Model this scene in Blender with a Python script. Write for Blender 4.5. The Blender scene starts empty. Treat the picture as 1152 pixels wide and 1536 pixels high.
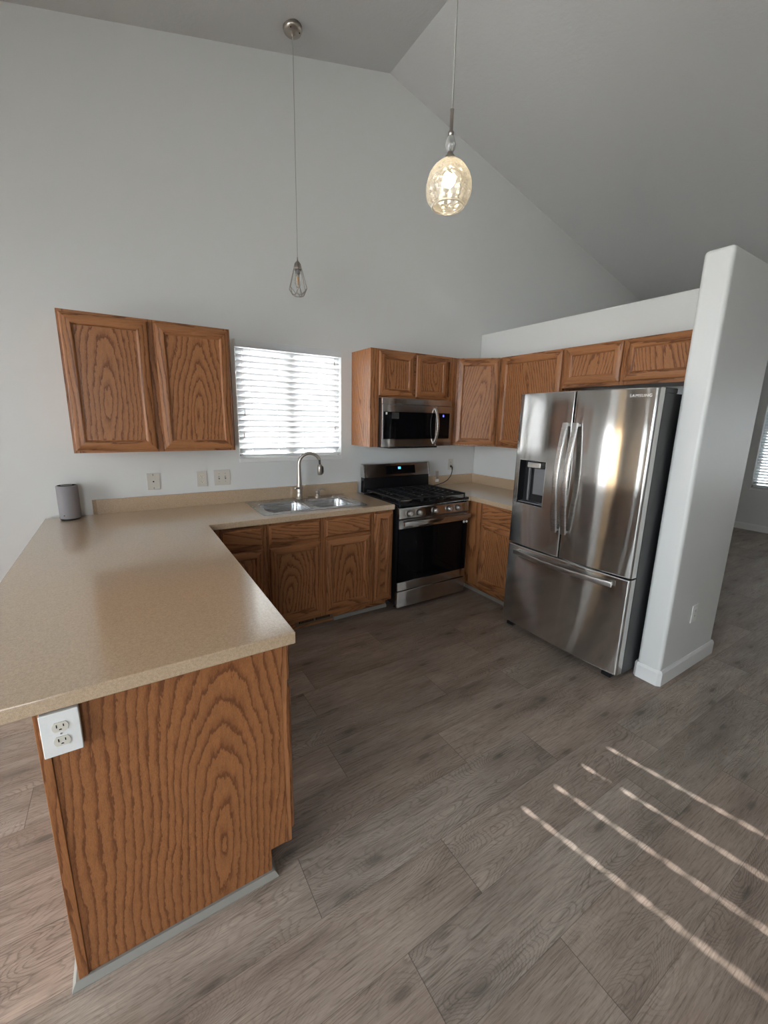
import bpy, bmesh, math, random
from mathutils import Vector, Matrix
random.seed(7)
S = bpy.context.scene
COL = S.collection
R = math.radians

# ------------------------------------------------------------------ camera
CAM = Vector((-1.8172, -3.2925, 1.5758))
yaw, pitch, roll = R(32.223), R(-11.99), R(1.119)
fw = Vector((math.sin(yaw)*math.cos(pitch), math.cos(yaw)*math.cos(pitch), math.sin(pitch)))
rt0 = Vector((math.cos(yaw), -math.sin(yaw), 0)); up0 = rt0.cross(fw)
rt = rt0*math.cos(roll) + up0*math.sin(roll); up = up0*math.cos(roll) - rt0*math.sin(roll)
cd = bpy.data.cameras.new('camera'); cam = bpy.data.objects.new('camera', cd); COL.objects.link(cam)
cam.matrix_world = Matrix(((rt.x, up.x, -fw.x, CAM.x), (rt.y, up.y, -fw.y, CAM.y), (rt.z, up.z, -fw.z, CAM.z), (0, 0, 0, 1)))
cd.sensor_fit = 'VERTICAL'; cd.sensor_height = 36; cd.sensor_width = 27
cd.lens = 616.19/1536*36
cd.shift_x = (576-573.06)/1536; cd.shift_y = (760.15-768)/1536
cd.clip_start = 0.02; cd.clip_end = 200
S.camera = cam

# ------------------------------------------------------------------ world, sun, portals, exposure
W = bpy.data.worlds.new('sky'); S.world = W; W.use_nodes = True
bg = W.node_tree.nodes['Background']
bg.inputs[0].default_value = (0.86, 0.94, 1.0, 1); bg.inputs[1].default_value = 5.0
sd = bpy.data.lights.new('sun', 'SUN'); sd.energy = 23; sd.angle = R(0.53); sd.color = (1, 0.98, 0.95)
sun = bpy.data.objects.new('sun', sd); COL.objects.link(sun)
SUN_DIR = Vector((0.165, -1, -0.53)).normalized()
sun.rotation_euler = SUN_DIR.to_track_quat('-Z', 'Y').to_euler(); sun.location = (-2, 12, 8)
def portal(loc, direction, w, h):
    l = bpy.data.lights.new('window_portal', 'AREA'); l.shape = 'RECTANGLE'; l.size = w; l.size_y = h
    l.cycles.is_portal = True
    o = bpy.data.objects.new('window_portal', l); COL.objects.link(o); o.location = loc
    o.rotation_euler = Vector(direction).to_track_quat('-Z', 'Y').to_euler()
S.view_settings.view_transform = 'Standard'; S.view_settings.look = 'None'
S.view_settings.exposure = 1.25; S.view_settings.gamma = 1; S.view_settings.use_curve_mapping = False
cy = S.cycles
cy.max_bounces = 12; cy.diffuse_bounces = 6; cy.glossy_bounces = 5; cy.transmission_bounces = 6
cy.transparent_max_bounces = 16; cy.caustics_reflective = False; cy.caustics_refractive = False
cy.sample_clamp_indirect = 8; cy.use_denoising = True

# ------------------------------------------------------------------ materials
def mat(name):
    m = bpy.data.materials.new(name); m.use_nodes = True
    nt = m.node_tree; b = nt.nodes['Principled BSDF']
    return m, nt, b
def N(nt, t, **kw):
    n = nt.nodes.new(t)
    for k, v in kw.items():
        if k.startswith('i_'): n.inputs[k[2:]].default_value = v
        else: setattr(n, k, v)
    return n
def L(nt, a, b): nt.links.new(a, b)
def M_(nt, op, a, b=None, c=None):
    n = nt.nodes.new('ShaderNodeMath'); n.operation = op
    for i, v in enumerate((a, b, c)):
        if v is None: continue
        if hasattr(v, 'is_linked'): nt.links.new(v, n.inputs[i])
        else: n.inputs[i].default_value = v
    return n.outputs[0]
def ramp(nt, fac, stops):
    n = nt.nodes.new('ShaderNodeValToRGB'); e = n.color_ramp.elements
    while len(e) > 1: e.remove(e[-1])
    e[0].position = stops[0][0]; e[0].color = (*stops[0][1], 1)
    for p, c in stops[1:]:
        x = e.new(p); x.color = (*c, 1)
    nt.links.new(fac, n.inputs[0]); return n.outputs[0]
def mixc(nt, fac, a, b, mode='MIX'):
    n = nt.nodes.new('ShaderNodeMix'); n.data_type = 'RGBA'; n.blend_type = mode
    for s, v in ((n.inputs[0], fac), (n.inputs[6], a), (n.inputs[7], b)):
        if hasattr(v, 'is_linked'): nt.links.new(v, s)
        elif isinstance(v, tuple): s.default_value = (*v, 1) if len(v) == 3 else v
        else: s.default_value = v
    return n.outputs[2]
def simple(name, col, rough=.5, metal=0, bump=0, bscale=200, spec=.5, coat=0):
    m, nt, b = mat(name)
    b.inputs['Base Color'].default_value = (*col, 1); b.inputs['Roughness'].default_value = rough
    b.inputs['Metallic'].default_value = metal; b.inputs['Specular IOR Level'].default_value = spec
    b.inputs['Coat Weight'].default_value = coat
    tc = N(nt, 'ShaderNodeTexCoord'); no = N(nt, 'ShaderNodeTexNoise', i_Scale=bscale, i_Detail=3.0)
    L(nt, tc.outputs['Object'], no.inputs['Vector'])
    f = M_(nt, 'MULTIPLY_ADD', no.outputs['Fac'], .10, .95)
    L(nt, mixc(nt, 1.0, (*col, 1), mixc(nt, f, (0, 0, 0, 1), (1, 1, 1, 1)), 'MULTIPLY'), b.inputs['Base Color'])
    if bump:
        bp = N(nt, 'ShaderNodeBump', i_Strength=bump, i_Distance=.002)
        L(nt, no.outputs['Fac'], bp.inputs['Height']); L(nt, bp.outputs[0], b.inputs['Normal'])
    return m
def stainless(name, col=(.60, .585, .57), rough=.2, aniso=.6, rot=.25):
    m, nt, b = mat(name)
    b.inputs['Base Color'].default_value = (*col, 1); b.inputs['Metallic'].default_value = 1
    b.inputs['Roughness'].default_value = rough
    tc = N(nt, 'ShaderNodeTexCoord'); mp = N(nt, 'ShaderNodeMapping'); mp.inputs['Scale'].default_value = (6, 6, 900)
    no = N(nt, 'ShaderNodeTexNoise', i_Scale=1.0, i_Detail=2.0)
    L(nt, tc.outputs['Object'], mp.inputs[0]); L(nt, mp.outputs[0], no.inputs['Vector'])
    L(nt, M_(nt, 'MULTIPLY_ADD', no.outputs['Fac'], .08, rough-.04), b.inputs['Roughness'])
    if aniso:
        b.inputs['Anisotropic'].default_value = aniso; b.inputs['Anisotropic Rotation'].default_value = rot
        tg = N(nt, 'ShaderNodeTangent', direction_type='RADIAL', axis='Z'); L(nt, tg.outputs[0], b.inputs['Tangent'])
    return m
def brushed(name, col=(.70, .685, .665)):
    # horizontal brushing: a sharp lobe plus a lobe spread vertically
    m, nt, b = mat(name); nt.nodes.remove(b); out = nt.nodes['Material Output']
    tg = N(nt, 'ShaderNodeTangent', direction_type='RADIAL', axis='Z'); lobes = []
    for r, an in ((.10, .5), (.30, .97)):
        g = N(nt, 'ShaderNodeBsdfAnisotropic'); g.inputs['Color'].default_value = (*col, 1); g.inputs['Roughness'].default_value = r
        g.inputs['Anisotropy'].default_value = an; g.inputs['Rotation'].default_value = 0.0; L(nt, tg.outputs[0], g.inputs['Tangent']); lobes.append(g)
    tc = N(nt, 'ShaderNodeTexCoord'); mp = N(nt, 'ShaderNodeMapping'); mp.inputs['Scale'].default_value = (5, 5, 900)
    no = N(nt, 'ShaderNodeTexNoise', i_Scale=1.0, i_Detail=2.0); L(nt, tc.outputs['Object'], mp.inputs[0]); L(nt, mp.outputs[0], no.inputs['Vector'])
    mx = N(nt, 'ShaderNodeMixShader'); L(nt, M_(nt, 'MULTIPLY_ADD', no.outputs['Fac'], .3, .40), mx.inputs[0])
    L(nt, lobes[0].outputs[0], mx.inputs[1]); L(nt, lobes[1].outputs[0], mx.inputs[2]); L(nt, mx.outputs[0], out.inputs['Surface']); return m
def oak(name, light=(.385, .168, .070), dark=(.175, .064, .023), rough=.34, freq=42):
    m, nt, b = mat(name)
    at = N(nt, 'ShaderNodeAttribute', attribute_name='grain'); sx = N(nt, 'ShaderNodeSeparateXYZ'); L(nt, at.outputs['Vector'], sx.inputs[0])
    sd_ = N(nt, 'ShaderNodeAttribute', attribute_name='seed')
    a, b_, c = sx.outputs
    def noise(sa, sb, sc, det=3, rough_=.55):
        cb = N(nt, 'ShaderNodeCombineXYZ')
        L(nt, M_(nt, 'MULTIPLY', a, sa), cb.inputs[0]); L(nt, M_(nt, 'MULTIPLY', b_, sb), cb.inputs[1]); L(nt, M_(nt, 'MULTIPLY', c, sc), cb.inputs[2])
        n = N(nt, 'ShaderNodeTexNoise', noise_dimensions='4D', i_Scale=1.0, i_Detail=float(det), i_Roughness=rough_)
        L(nt, cb.outputs[0], n.inputs['Vector']); L(nt, sd_.outputs['Fac'], n.inputs['W']); return n.outputs['Fac']
    r = M_(nt, 'SQRT', M_(nt, 'ADD', M_(nt, 'MULTIPLY', b_, b_), M_(nt, 'MULTIPLY', c, c)))
    n1 = noise(1.5, 5, 5, 1); n2 = noise(7, 70, 70, 3, .7)
    r = M_(nt, 'ADD', r, M_(nt, 'MULTIPLY', M_(nt, 'SUBTRACT', n1, .5), .11))
    r = M_(nt, 'ADD', r, M_(nt, 'MULTIPLY', M_(nt, 'SUBTRACT', n2, .5), .026))
    fr = M_(nt, 'FRACT', M_(nt, 'MULTIPLY', r, freq))
    pores = noise(22, 900, 900, 2); fine = noise(3, 160, 160, 3)
    ring = ramp(nt, fr, [(0, dark), (.07, dark), (.22, tuple(.4*x+.6*y for x, y in zip(dark, light))), (.5, light), (.93, light), (1, dark)])
    por = ramp(nt, pores, [(0, (.66, .60, .56)), (.42, (.84, .81, .78)), (.55, (1, 1, 1))])
    fin = ramp(nt, fine, [(.25, (.84, .83, .82)), (.75, (1.10, 1.08, 1.05))])
    L(nt, mixc(nt, 1.0, mixc(nt, 1.0, ring, por, 'MULTIPLY'), fin, 'MULTIPLY'), b.inputs['Base Color'])
    b.inputs['Roughness'].default_value = rough; b.inputs['Specular IOR Level'].default_value = .38
    bp = N(nt, 'ShaderNodeBump', i_Strength=.10, i_Distance=.001); L(nt, pores, bp.inputs['Height']); L(nt, bp.outputs[0], b.inputs['Normal'])
    return m
def paint(name, col, rough, tex, scale):
    m, nt, b = mat(name)
    b.inputs['Base Color'].default_value = (*col, 1); b.inputs['Roughness'].default_value = rough
    tc = N(nt, 'ShaderNodeTexCoord'); no = N(nt, 'ShaderNodeTexNoise', i_Scale=scale, i_Detail=4.0, i_Roughness=.6)
    L(nt, tc.outputs['Object'], no.inputs['Vector'])
    bp = N(nt, 'ShaderNodeBump', i_Strength=tex, i_Distance=.003); L(nt, no.outputs['Fac'], bp.inputs['Height']); L(nt, bp.outputs[0], b.inputs['Normal'])
    return m
def floor_mat():
    m, nt, b = mat('grey oak plank floor')
    at = N(nt, 'ShaderNodeAttribute', attribute_name='grain'); sx = N(nt, 'ShaderNodeSeparateXYZ'); L(nt, at.outputs['Vector'], sx.inputs[0])
    ed = N(nt, 'ShaderNodeAttribute', attribute_name='edge'); se = N(nt, 'ShaderNodeSeparateXYZ'); L(nt, ed.outputs['Vector'], se.inputs[0])
    sd_ = N(nt, 'ShaderNodeAttribute', attribute_name='seed'); seed = sd_.outputs['Fac']
    a, v, _ = sx.outputs
    def noise(sa, sb, det=3, rough_=.55, off=0.0):
        cb = N(nt, 'ShaderNodeCombineXYZ')
        L(nt, M_(nt, 'MULTIPLY', a, sa), cb.inputs[0]); L(nt, M_(nt, 'MULTIPLY', v, sb), cb.inputs[1])
        n = N(nt, 'ShaderNodeTexNoise', noise_dimensions='4D', i_Scale=1.0, i_Detail=float(det), i_Roughness=rough_)
        L(nt, cb.outputs[0], n.inputs['Vector']); L(nt, M_(nt, 'ADD', seed, off), n.inputs['W']); return n.outputs['Fac']
    warp = noise(1.7, 5.5, 2); cloud = noise(1.6, 7, 3, .6, 3.1); fine = noise(9, 190, 4, .65, 5.); pore = noise(30, 700, 2, .5, 7.); saw = noise(160, 9, 2, .5, 9.)
    # growth rings: level sets of a warped field give cathedrals and loops round the knots
    fld = M_(nt, 'ADD', M_(nt, 'MULTIPLY', warp, 1.0), M_(nt, 'MULTIPLY', M_(nt, 'ABSOLUTE', v), .9))
    fld = M_(nt, 'ADD', fld, M_(nt, 'MULTIPLY', fine, .018))
    # knots, with the rings bending round them
    cb = N(nt, 'ShaderNodeCombineXYZ'); L(nt, M_(nt, 'MULTIPLY', a, 1.5), cb.inputs[0]); L(nt, M_(nt, 'MULTIPLY', v, 4.4), cb.inputs[1])
    vo = N(nt, 'ShaderNodeTexVoronoi', voronoi_dimensions='2D', i_Scale=1.0); L(nt, cb.outputs[0], vo.inputs['Vector'])
    kd = M_(nt, 'ADD', vo.outputs['Distance'], M_(nt, 'MULTIPLY', M_(nt, 'SUBTRACT', fine, .5), .06))
    kn = ramp(nt, kd, [(.0, (1, 1, 1)), (.035, (.85, .85, .85)), (.07, (.35, .35, .35)), (.24, (.06, .06, .06)), (.4, (0, 0, 0))])
    fld = M_(nt, 'ADD', fld, M_(nt, 'MULTIPLY', M_(nt, 'MAXIMUM', M_(nt, 'SUBTRACT', .42, kd), 0.0), .8))
    fr = M_(nt, 'FRACT', M_(nt, 'MULTIPLY', fld, 42))
    ringm = M_(nt, 'MULTIPLY', ramp(nt, fr, [(0, (1, 1, 1)), (.14, (.55, .55, .55)), (.3, (0, 0, 0)), (.9, (0, 0, 0)), (1, (1, 1, 1))]),
               ramp(nt, noise(1.1, 3.5, 2, .5, 11.), [(.42, (.12, .12, .12)), (.62, (1, 1, 1))]))
    tone = ramp(nt, cloud, [(.25, (.160, .126, .102)), (.42, (.315, .256, .213)), (.6, (.405, .337, .285)), (.8, (.48, .405, .345))])
    hue = mixc(nt, M_(nt, 'FRACT', M_(nt, 'MULTIPLY', seed, 7.31)), (.985, 1.0, 1.01), (1.045, .99, .97))
    lum = M_(nt, 'MULTIPLY_ADD', M_(nt, 'FRACT', M_(nt, 'MULTIPLY', seed, 3.77)), .16, .84)
    cc = mixc(nt, 1.0, tone, hue, 'MULTIPLY')
    gl = N(nt, 'ShaderNodeCombineColor'); [L(nt, lum, gl.inputs[i]) for i in range(3)]
    cc = mixc(nt, 1.0, cc, gl.outputs[0], 'MULTIPLY')
    cc = mixc(nt, M_(nt, 'MULTIPLY', ringm, .55), cc, (.10, .082, .07))
    cc = mixc(nt, 1.0, cc, ramp(nt, fine, [(.3, (.55, .54, .53)), (.48, (1, 1, 1)), (.7, (1.25, 1.24, 1.23))]), 'MULTIPLY')
    cc = mixc(nt, 1.0, cc, ramp(nt, pore, [(.3, (.75, .74, .73)), (.5, (1, 1, 1))]), 'MULTIPLY')
    cc = mixc(nt, M_(nt, 'MULTIPLY', ramp(nt, saw, [(.55, (0, 0, 0)), (.72, (1, 1, 1))]), .16), cc, (.34, .30, .27))
    cc = mixc(nt, M_(nt, 'MULTIPLY', kn, .65), cc, (.060, .047, .038))
    # joints between planks
    eu = se.outputs[0]; ev = se.outputs[1]
    g = M_(nt, 'MAXIMUM', M_(nt, 'MULTIPLY', M_(nt, 'LESS_THAN', eu, .0013), .8), M_(nt, 'MULTIPLY', M_(nt, 'LESS_THAN', ev, .0010), .55))
    cc = mixc(nt, M_(nt, 'MULTIPLY', g, .75), cc, (.04, .034, .03))
    L(nt, cc, b.inputs['Base Color'])
    L(nt, M_(nt, 'MULTIPLY_ADD', fine, .18, .36), b.inputs['Roughness']); b.inputs['Specular IOR Level'].default_value = .42
    bp = N(nt, 'ShaderNodeBump', i_Strength=.22, i_Distance=.0012); L(nt, M_(nt, 'SUBTRACT', M_(nt, 'ADD', fine, M_(nt, 'MULTIPLY', pore, .4)), g), bp.inputs['Height'])
    L(nt, bp.outputs[0], b.inputs['Normal'])
    return m
def laminate():
    m, nt, b = mat('tan speckled laminate')
    tc = N(nt, 'ShaderNodeTexCoord')
    n1 = N(nt, 'ShaderNodeTexNoise', i_Scale=650.0, i_Detail=2.0); n2 = N(nt, 'ShaderNodeTexNoise', i_Scale=140.0, i_Detail=3.0)
    for n in (n1, n2): L(nt, tc.outputs['Object'], n.inputs['Vector'])
    c1 = ramp(nt, n1.outputs['Fac'], [(.33, (.41, .285, .19)), (.5, (.52, .382, .250)), (.7, (.59, .45, .315))])
    c2 = ramp(nt, n2.outputs['Fac'], [(.3, (.86, .85, .83)), (.6, (1.05, 1.04, 1.03))])
    L(nt, mixc(nt, 1.0, c1, c2, 'MULTIPLY'), b.inputs['Base Color']); b.inputs['Roughness'].default_value = .30; b.inputs['Coat Weight'].default_value = 1.0; b.inputs['Coat Roughness'].default_value = .11; b.inputs['Coat IOR'].default_value = 1.85
    bp = N(nt, 'ShaderNodeBump', i_Strength=.12, i_Distance=.001); L(nt, n2.outputs['Fac'], bp.inputs['Height']); L(nt, bp.outputs[0], b.inputs['Normal'])
    return m
def glass(name, tint=(1, 1, 1), diff=0.0, dcol=(.9, .9, .88), bump=0, rough=.02, refl=1.0):
    m, nt, b = mat(name); nt.nodes.remove(b); out = nt.nodes['Material Output']
    tr = N(nt, 'ShaderNodeBsdfTransparent'); tr.inputs[0].default_value = (*tint, 1)
    gl = N(nt, 'ShaderNodeBsdfGlossy'); gl.inputs['Roughness'].default_value = rough
    fr = N(nt, 'ShaderNodeFresnel', i_IOR=1.5); mx = N(nt, 'ShaderNodeMixShader')
    L(nt, M_(nt, 'MULTIPLY', fr.outputs[0], refl), mx.inputs[0]); L(nt, tr.outputs[0], mx.inputs[1]); L(nt, gl.outputs[0], mx.inputs[2])
    last = mx.outputs[0]
    if diff:
        df = N(nt, 'ShaderNodeBsdfTranslucent'); df.inputs[0].default_value = (*dcol, 1)
        d2 = N(nt, 'ShaderNodeBsdfDiffuse'); d2.inputs[0].default_value = (*dcol, 1)
        ad = N(nt, 'ShaderNodeMixShader'); ad.inputs[0].default_value = .5; L(nt, df.outputs[0], ad.inputs[1]); L(nt, d2.outputs[0], ad.inputs[2])
        lw = N(nt, 'ShaderNodeLayerWeight', i_Blend=.35)
        m2 = N(nt, 'ShaderNodeMixShader'); L(nt, M_(nt, 'MULTIPLY_ADD', lw.outputs['Facing'], diff*1.5, diff*.6), m2.inputs[0])
        L(nt, last, m2.inputs[1]); L(nt, ad.outputs[0], m2.inputs[2]); last = m2.outputs[0]
    if bump:
        tc = N(nt, 'ShaderNodeTexCoord'); vo = N(nt, 'ShaderNodeTexVoronoi', i_Scale=45.0); L(nt, tc.outputs['Object'], vo.inputs['Vector'])
        bp = N(nt, 'ShaderNodeBump', i_Strength=bump, i_Distance=.004); L(nt, vo.outputs['Distance'], bp.inputs['Height'])
        L(nt, bp.outputs[0], gl.inputs['Normal']); L(nt, bp.outputs[0], fr.inputs['Normal'])
    L(nt, last, out.inputs['Surface']); return m
def emit(name, col, st):
    m, nt, b = mat(name); b.inputs['Base Color'].default_value = (0, 0, 0, 1)
    b.inputs['Emission Color'].default_value = (*col, 1); b.inputs['Emission Strength'].default_value = st; return m

WALL = paint('white wall paint', (.70, .705, .69), .42, .12, 90)
CEIL = paint('white textured ceiling paint', (.61, .61, .605), .75, .6, 38)
TRIM = paint('white trim paint', (.78, .78, .77), .35, .03, 60)
SHOE = simple('grey shoe moulding', (.26, .245, .22), .5, bscale=60)
OAK = oak('honey oak'); OAKD = oak('honey oak end panel', (.34, .140, .052), (.17, .060, .020), .45, 46)
FLOOR = floor_mat(); LAM = laminate()
STEEL = brushed('brushed stainless steel')
STEELP = stainless('stainless steel trim', (.55, .53, .51), .28, 0)
SINKM = stainless('satin stainless sink', (.50, .50, .505), .27, 0)
NICKEL = simple('brushed nickel', (.42, .38, .335), .28, 1, bscale=400)
CHROME = simple('bright nickel wire', (.72, .70, .67), .22, 1)
BLACK = simple('black plastic', (.012, .012, .013), .35)
BLACKG = simple('black oven glass', (.004, .004, .005), .06, spec=.18)
IRON = simple('black cast iron', (.013, .013, .014), .5, bump=.3, bscale=500)
ENAMEL = simple('black enamel', (.008, .008, .009), .16)
DARKG = simple('dark grey refrigerator side', (.035, .035, .037), .42)
GREYP = simple('grey plastic', (.16, .16, .17), .35)
WHITEP = simple('white plastic', (.78, .78, .76), .35)
IVORY = simple('ivory plastic', (.66, .62, .54), .35)
SLOT = simple('dark slot', (.01, .01, .01), .8, spec=0)
FABRIC = simple('grey fabric', (.27, .255, .27), .9, bump=.5, bscale=900)
BROWN = simple('brown painted metal', (.15, .095, .055), .5)
SLATM = simple('white faux wood slat', (.70, .72, .735), .45)
BEIGE = simple('pale vinyl frame', (.74, .70, .62), .4)
CORDM = simple('white cord', (.62, .61, .58), .7)
PCORD = simple('grey lamp cord', (.33, .32, .30), .5)
PANE = glass('window pane'); CLEARG = glass('clear bulb glass', (.98, .98, .98), .05, refl=.6)
CRYST = glass('faceted crystal', (.8, .8, .8), .35, refl=2.0)
SHADEG = glass('dimpled seeded glass', (.965, .96, .955), .12, bump=.6, rough=.06, refl=1.3)
RIMG = glass('thick glass rim', (.97, .96, .95), .40, refl=1.2)
BULB = emit('warm glowing bulb', (1, .80, .50), 14); AMBER = simple('amber filament', (.75, .42, .16), .4)
BLUE = emit('blue clock digits', (.05, .22, 1), 2.2); BLUED = emit('dim blue digits', (.12, .14, .8), .8)
LETTER = simple('light grey lettering', (.80, .80, .80), .3)
GRASS = simple('pale concrete', (.46, .455, .44), .9, bscale=20)
SIDING = simple('grey siding', (.30, .31, .33), .8); ROOFM = simple('grey shingles', (.10, .10, .105), .9)

# ------------------------------------------------------------------ mesh builder
OFF = {}
class MB:
    def __init__(s): s.v = []; s.f = []; s.g = []; s.sd = []; s.sm = []
    def _add(s, pts, faces, grain=None, seed=None, smooth=False):
        o = len(s.v); s.v += [Vector(p) for p in pts]
        seed = random.random()*20 if seed is None else seed
        for f in faces:
            s.f.append([o+i for i in f]); s.sd.append(seed); s.sm.append(smooth)
            s.g.append([grain(Vector(pts[i])) if grain else Vector(pts[i]) for i in f])
        return s
    def box(s, x0, x1, y0, y1, z0, z1, ax='z', rift=False, smooth=False):
        x0, x1 = sorted((x0, x1)); y0, y1 = sorted((y0, y1)); z0, z1 = sorted((z0, z1))
        p = [(x, y, z) for z in (z0, z1) for y in (y0, y1) for x in (x0, x1)]
        fs = [(0, 2, 3, 1), (4, 5, 7, 6), (0, 1, 5, 4), (2, 6, 7, 3), (0, 4, 6, 2), (1, 3, 7, 5)]
        return s._add(p, fs, grainfn(((x0+x1)/2, (y0+y1)/2, (z0+z1)/2), ax, rift), None, smooth)
    def prism(s, poly, z0, z1, T=None, ax='z', rift=False, smooth=False):
        n = len(poly); T = T or (lambda a, b, c: (a, b, c))
        p = [T(a, b, z0) for a, b in poly] + [T(a, b, z1) for a, b in poly]
        fs = [tuple(range(n))[::-1], tuple(range(n, 2*n))]
        c = sum((Vector(q) for q in p), Vector())/len(p)
        s._add(p, fs, grainfn(c, ax, rift))
        s._add(p, [(i, (i+1) % n, n+(i+1) % n, n+i) for i in range(n)], grainfn(c, ax, rift), None, smooth)
        return s
    def lathe(s, prof, c, axis='z', seg=32, cap=True):
        c = Vector(c); pts = []
        for r, h in prof:
            for k in range(seg):
                a = 2*math.pi*k/seg; u, w = r*math.cos(a), r*math.sin(a)
                q = {'z': (u, w, h), 'x': (h, u, w), 'y': (w, h, u)}[axis]; pts.append(c+Vector(q))
        fs = [(i*seg+k, i*seg+(k+1) % seg, (i+1)*seg+(k+1) % seg, (i+1)*seg+k) for i in range(len(prof)-1) for k in range(seg)]
        s._add(pts, fs, None, None, True)
        if cap:
            n = len(prof)
            for i, rev in ((0, True), (n-1, False)):
                if prof[i][0] > 1e-5:
                    idx = [i*seg+k for k in range(seg)]
                    ring = [pts[j] for j in idx]; s._add(ring, [tuple(range(seg))[::-1] if rev else tuple(range(seg))])
        return s
    def tube(s, path, r, seg=10, rf=None, flat=None):
        """round (or flat = (half width, half thickness, width axis)) bar along a path"""
        P = [Vector(p) for p in path]; pts = []; n = len(P); ref = Vector(flat[2]) if flat else None; prev = None
        for i, p in enumerate(P):
            t = (P[min(i+1, n-1)]-P[max(i-1, 0)]).normalized()
            if ref: a = (ref - t*ref.dot(t)).normalized()
            else:
                a = prev if prev else (Vector((0, 0, 1)) if abs(t.z) < .9 else Vector((1, 0, 0)))
                a = (a - t*a.dot(t)).normalized(); prev = a
            b = t.cross(a); rr = rf(i/(n-1)) if rf else r
            for k in range(seg):
                an = 2*math.pi*k/seg; cu, cv = math.cos(an), math.sin(an)
                if flat:
                    sq = lambda x: math.copysign(abs(x)**.3, x)
                    pts.append(p + a*flat[0]*sq(cu) + b*flat[1]*sq(cv))
                else: pts.append(p + a*rr*cu + b*rr*cv)
        fs = [(i*seg+k, i*seg+(k+1) % seg, (i+1)*seg+(k+1) % seg, (i+1)*seg+k) for i in range(n-1) for k in range(seg)]
        s._add(pts, fs, None, None, True)
        s._add(pts[:seg], [tuple(range(seg))[::-1]]); s._add(pts[-seg:], [tuple(range(seg))])
        return s
    def sphere(s, c, r, sx=1, sy=1, sz=1, seg=24, rings=14):
        prof = [(max(r*math.sin(math.pi*i/rings), 0.0), -r*math.cos(math.pi*i/rings)) for i in range(rings+1)]
        o = len(s.v); s.lathe([(max(a, 1e-6), h) for a, h in prof], (0, 0, 0), seg=seg, cap=False)
        for i in range(o, len(s.v)): q = s.v[i]; s.v[i] = Vector((q.x*sx, q.y*sy, q.z*sz)) + Vector(c)
        return s
    def sweep_rect(s, T, w, h, prof, grain=True, inset0=(0, 0)):
        """profile (d inwards, n outwards) swept round a w x h rectangle with mitred corners; T(u, v, n) -> world"""
        def ring(d, n): return [T(d, d, n), T(w-d, d, n), T(w-d, h-d, n), T(d, h-d, n)]
        rings = [ring(*q) for q in prof]
        for k in range(4):
            pts = []; fs = []
            for rg in rings: pts += [rg[k], rg[(k+1) % 4]]
            for i in range(len(rings)-1): fs.append((2*i, 2*i+1, 2*i+3, 2*i+2))
            c = sum((Vector(q) for q in pts), Vector())/len(pts)
            d = Vector(rings[0][(k+1) % 4])-Vector(rings[0][k])
            ax = max(range(3), key=lambda i: abs(d[i]))
            s._add(pts, fs, grainfn(c, 'xyz'[ax] if abs(d[2]) > .5*d.length else d.normalized(), True))
        return s
    def build(s, name, m, parent=None, origin=None, bev=0, seg=2, angle=35, smooth_angle=None, merge=False):
        off = OFF[parent.name] if parent else Vector(origin or (0, 0, 0))
        me = bpy.data.meshes.new(name); me.from_pydata([v-off for v in s.v], [], s.f); me.update()
        ga = me.attributes.new('grain', 'FLOAT_VECTOR', 'CORNER'); sa = me.attributes.new('seed', 'FLOAT', 'FACE')
        flat = [x for f in s.g for q in f for x in q]
        ga.data.foreach_set('vector', flat); sa.data.foreach_set('value', s.sd)
        me.polygons.foreach_set('use_smooth', s.sm)
        bm = bmesh.new(); bm.from_mesh(me)
        if merge: bmesh.ops.remove_doubles(bm, verts=bm.verts, dist=1e-5)
        bmesh.ops.recalc_face_normals(bm, faces=bm.faces); bm.to_mesh(me); bm.free()
        if smooth_angle is not None:
            me.polygons.foreach_set('use_smooth', [True]*len(me.polygons)); me.set_sharp_from_angle(angle=R(smooth_angle))
        me.materials.append(m)
        o = bpy.data.objects.new(name, me); COL.objects.link(o)
        if parent: o.parent = parent
        else: o.location = off
        OFF[o.name] = off
        if bev:
            md = o.modifiers.new('bevel', 'BEVEL'); md.width = bev; md.segments = seg; md.limit_method = 'ANGLE'; md.angle_limit = R(angle)
            md.harden_normals = True; me.polygons.foreach_set('use_smooth', [True]*len(me.polygons))
            if smooth_angle is None: me.set_sharp_from_angle(angle=R(60))
        return o
def grainfn(c, ax, rift=False):
    c = Vector(c)
    if isinstance(ax, str): A = {'x': Vector((1, 0, 0)), 'y': Vector((0, 1, 0)), 'z': Vector((0, 0, 1))}[ax]
    else: A = Vector(ax)
    B = Vector((0, 0, 1)).cross(A) if abs(A.z) < .9 else Vector((.96, .28, 0))
    B.normalize(); C = A.cross(B)
    rb = random.choice((-1, 1))*random.uniform(.18, .34) if rift else random.uniform(-.06, .06)
    rc = random.uniform(.01, .05); k = random.choice((-1, 1))*random.uniform(.13, .32)
    if rift: k *= .25
    a0 = random.uniform(-3, 3)
    def g(p):
        d = p-c; a = d.dot(A); return Vector((a+a0, d.dot(B)+rb, d.dot(C)+rc+k*a))
    return g
def thing(name, label, cat, loc=(0, 0, 0), group=None):
    o = bpy.data.objects.new(name, None); COL.objects.link(o); o.location = loc; OFF[o.name] = Vector(loc)
    o.empty_display_size = .05
    return tag(o, label, cat, group)
def tag(o, label, cat, group=None):
    o['label'] = label; o['category'] = cat
    if group: o['group'] = group
    return o
def struct(o): o['kind'] = 'structure'; return o
def frame(o, u, v, n):
    o, u, v, n = map(Vector, (o, u, v, n)); return lambda a, b, c=0: o+u*a+v*b+n*c

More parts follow.
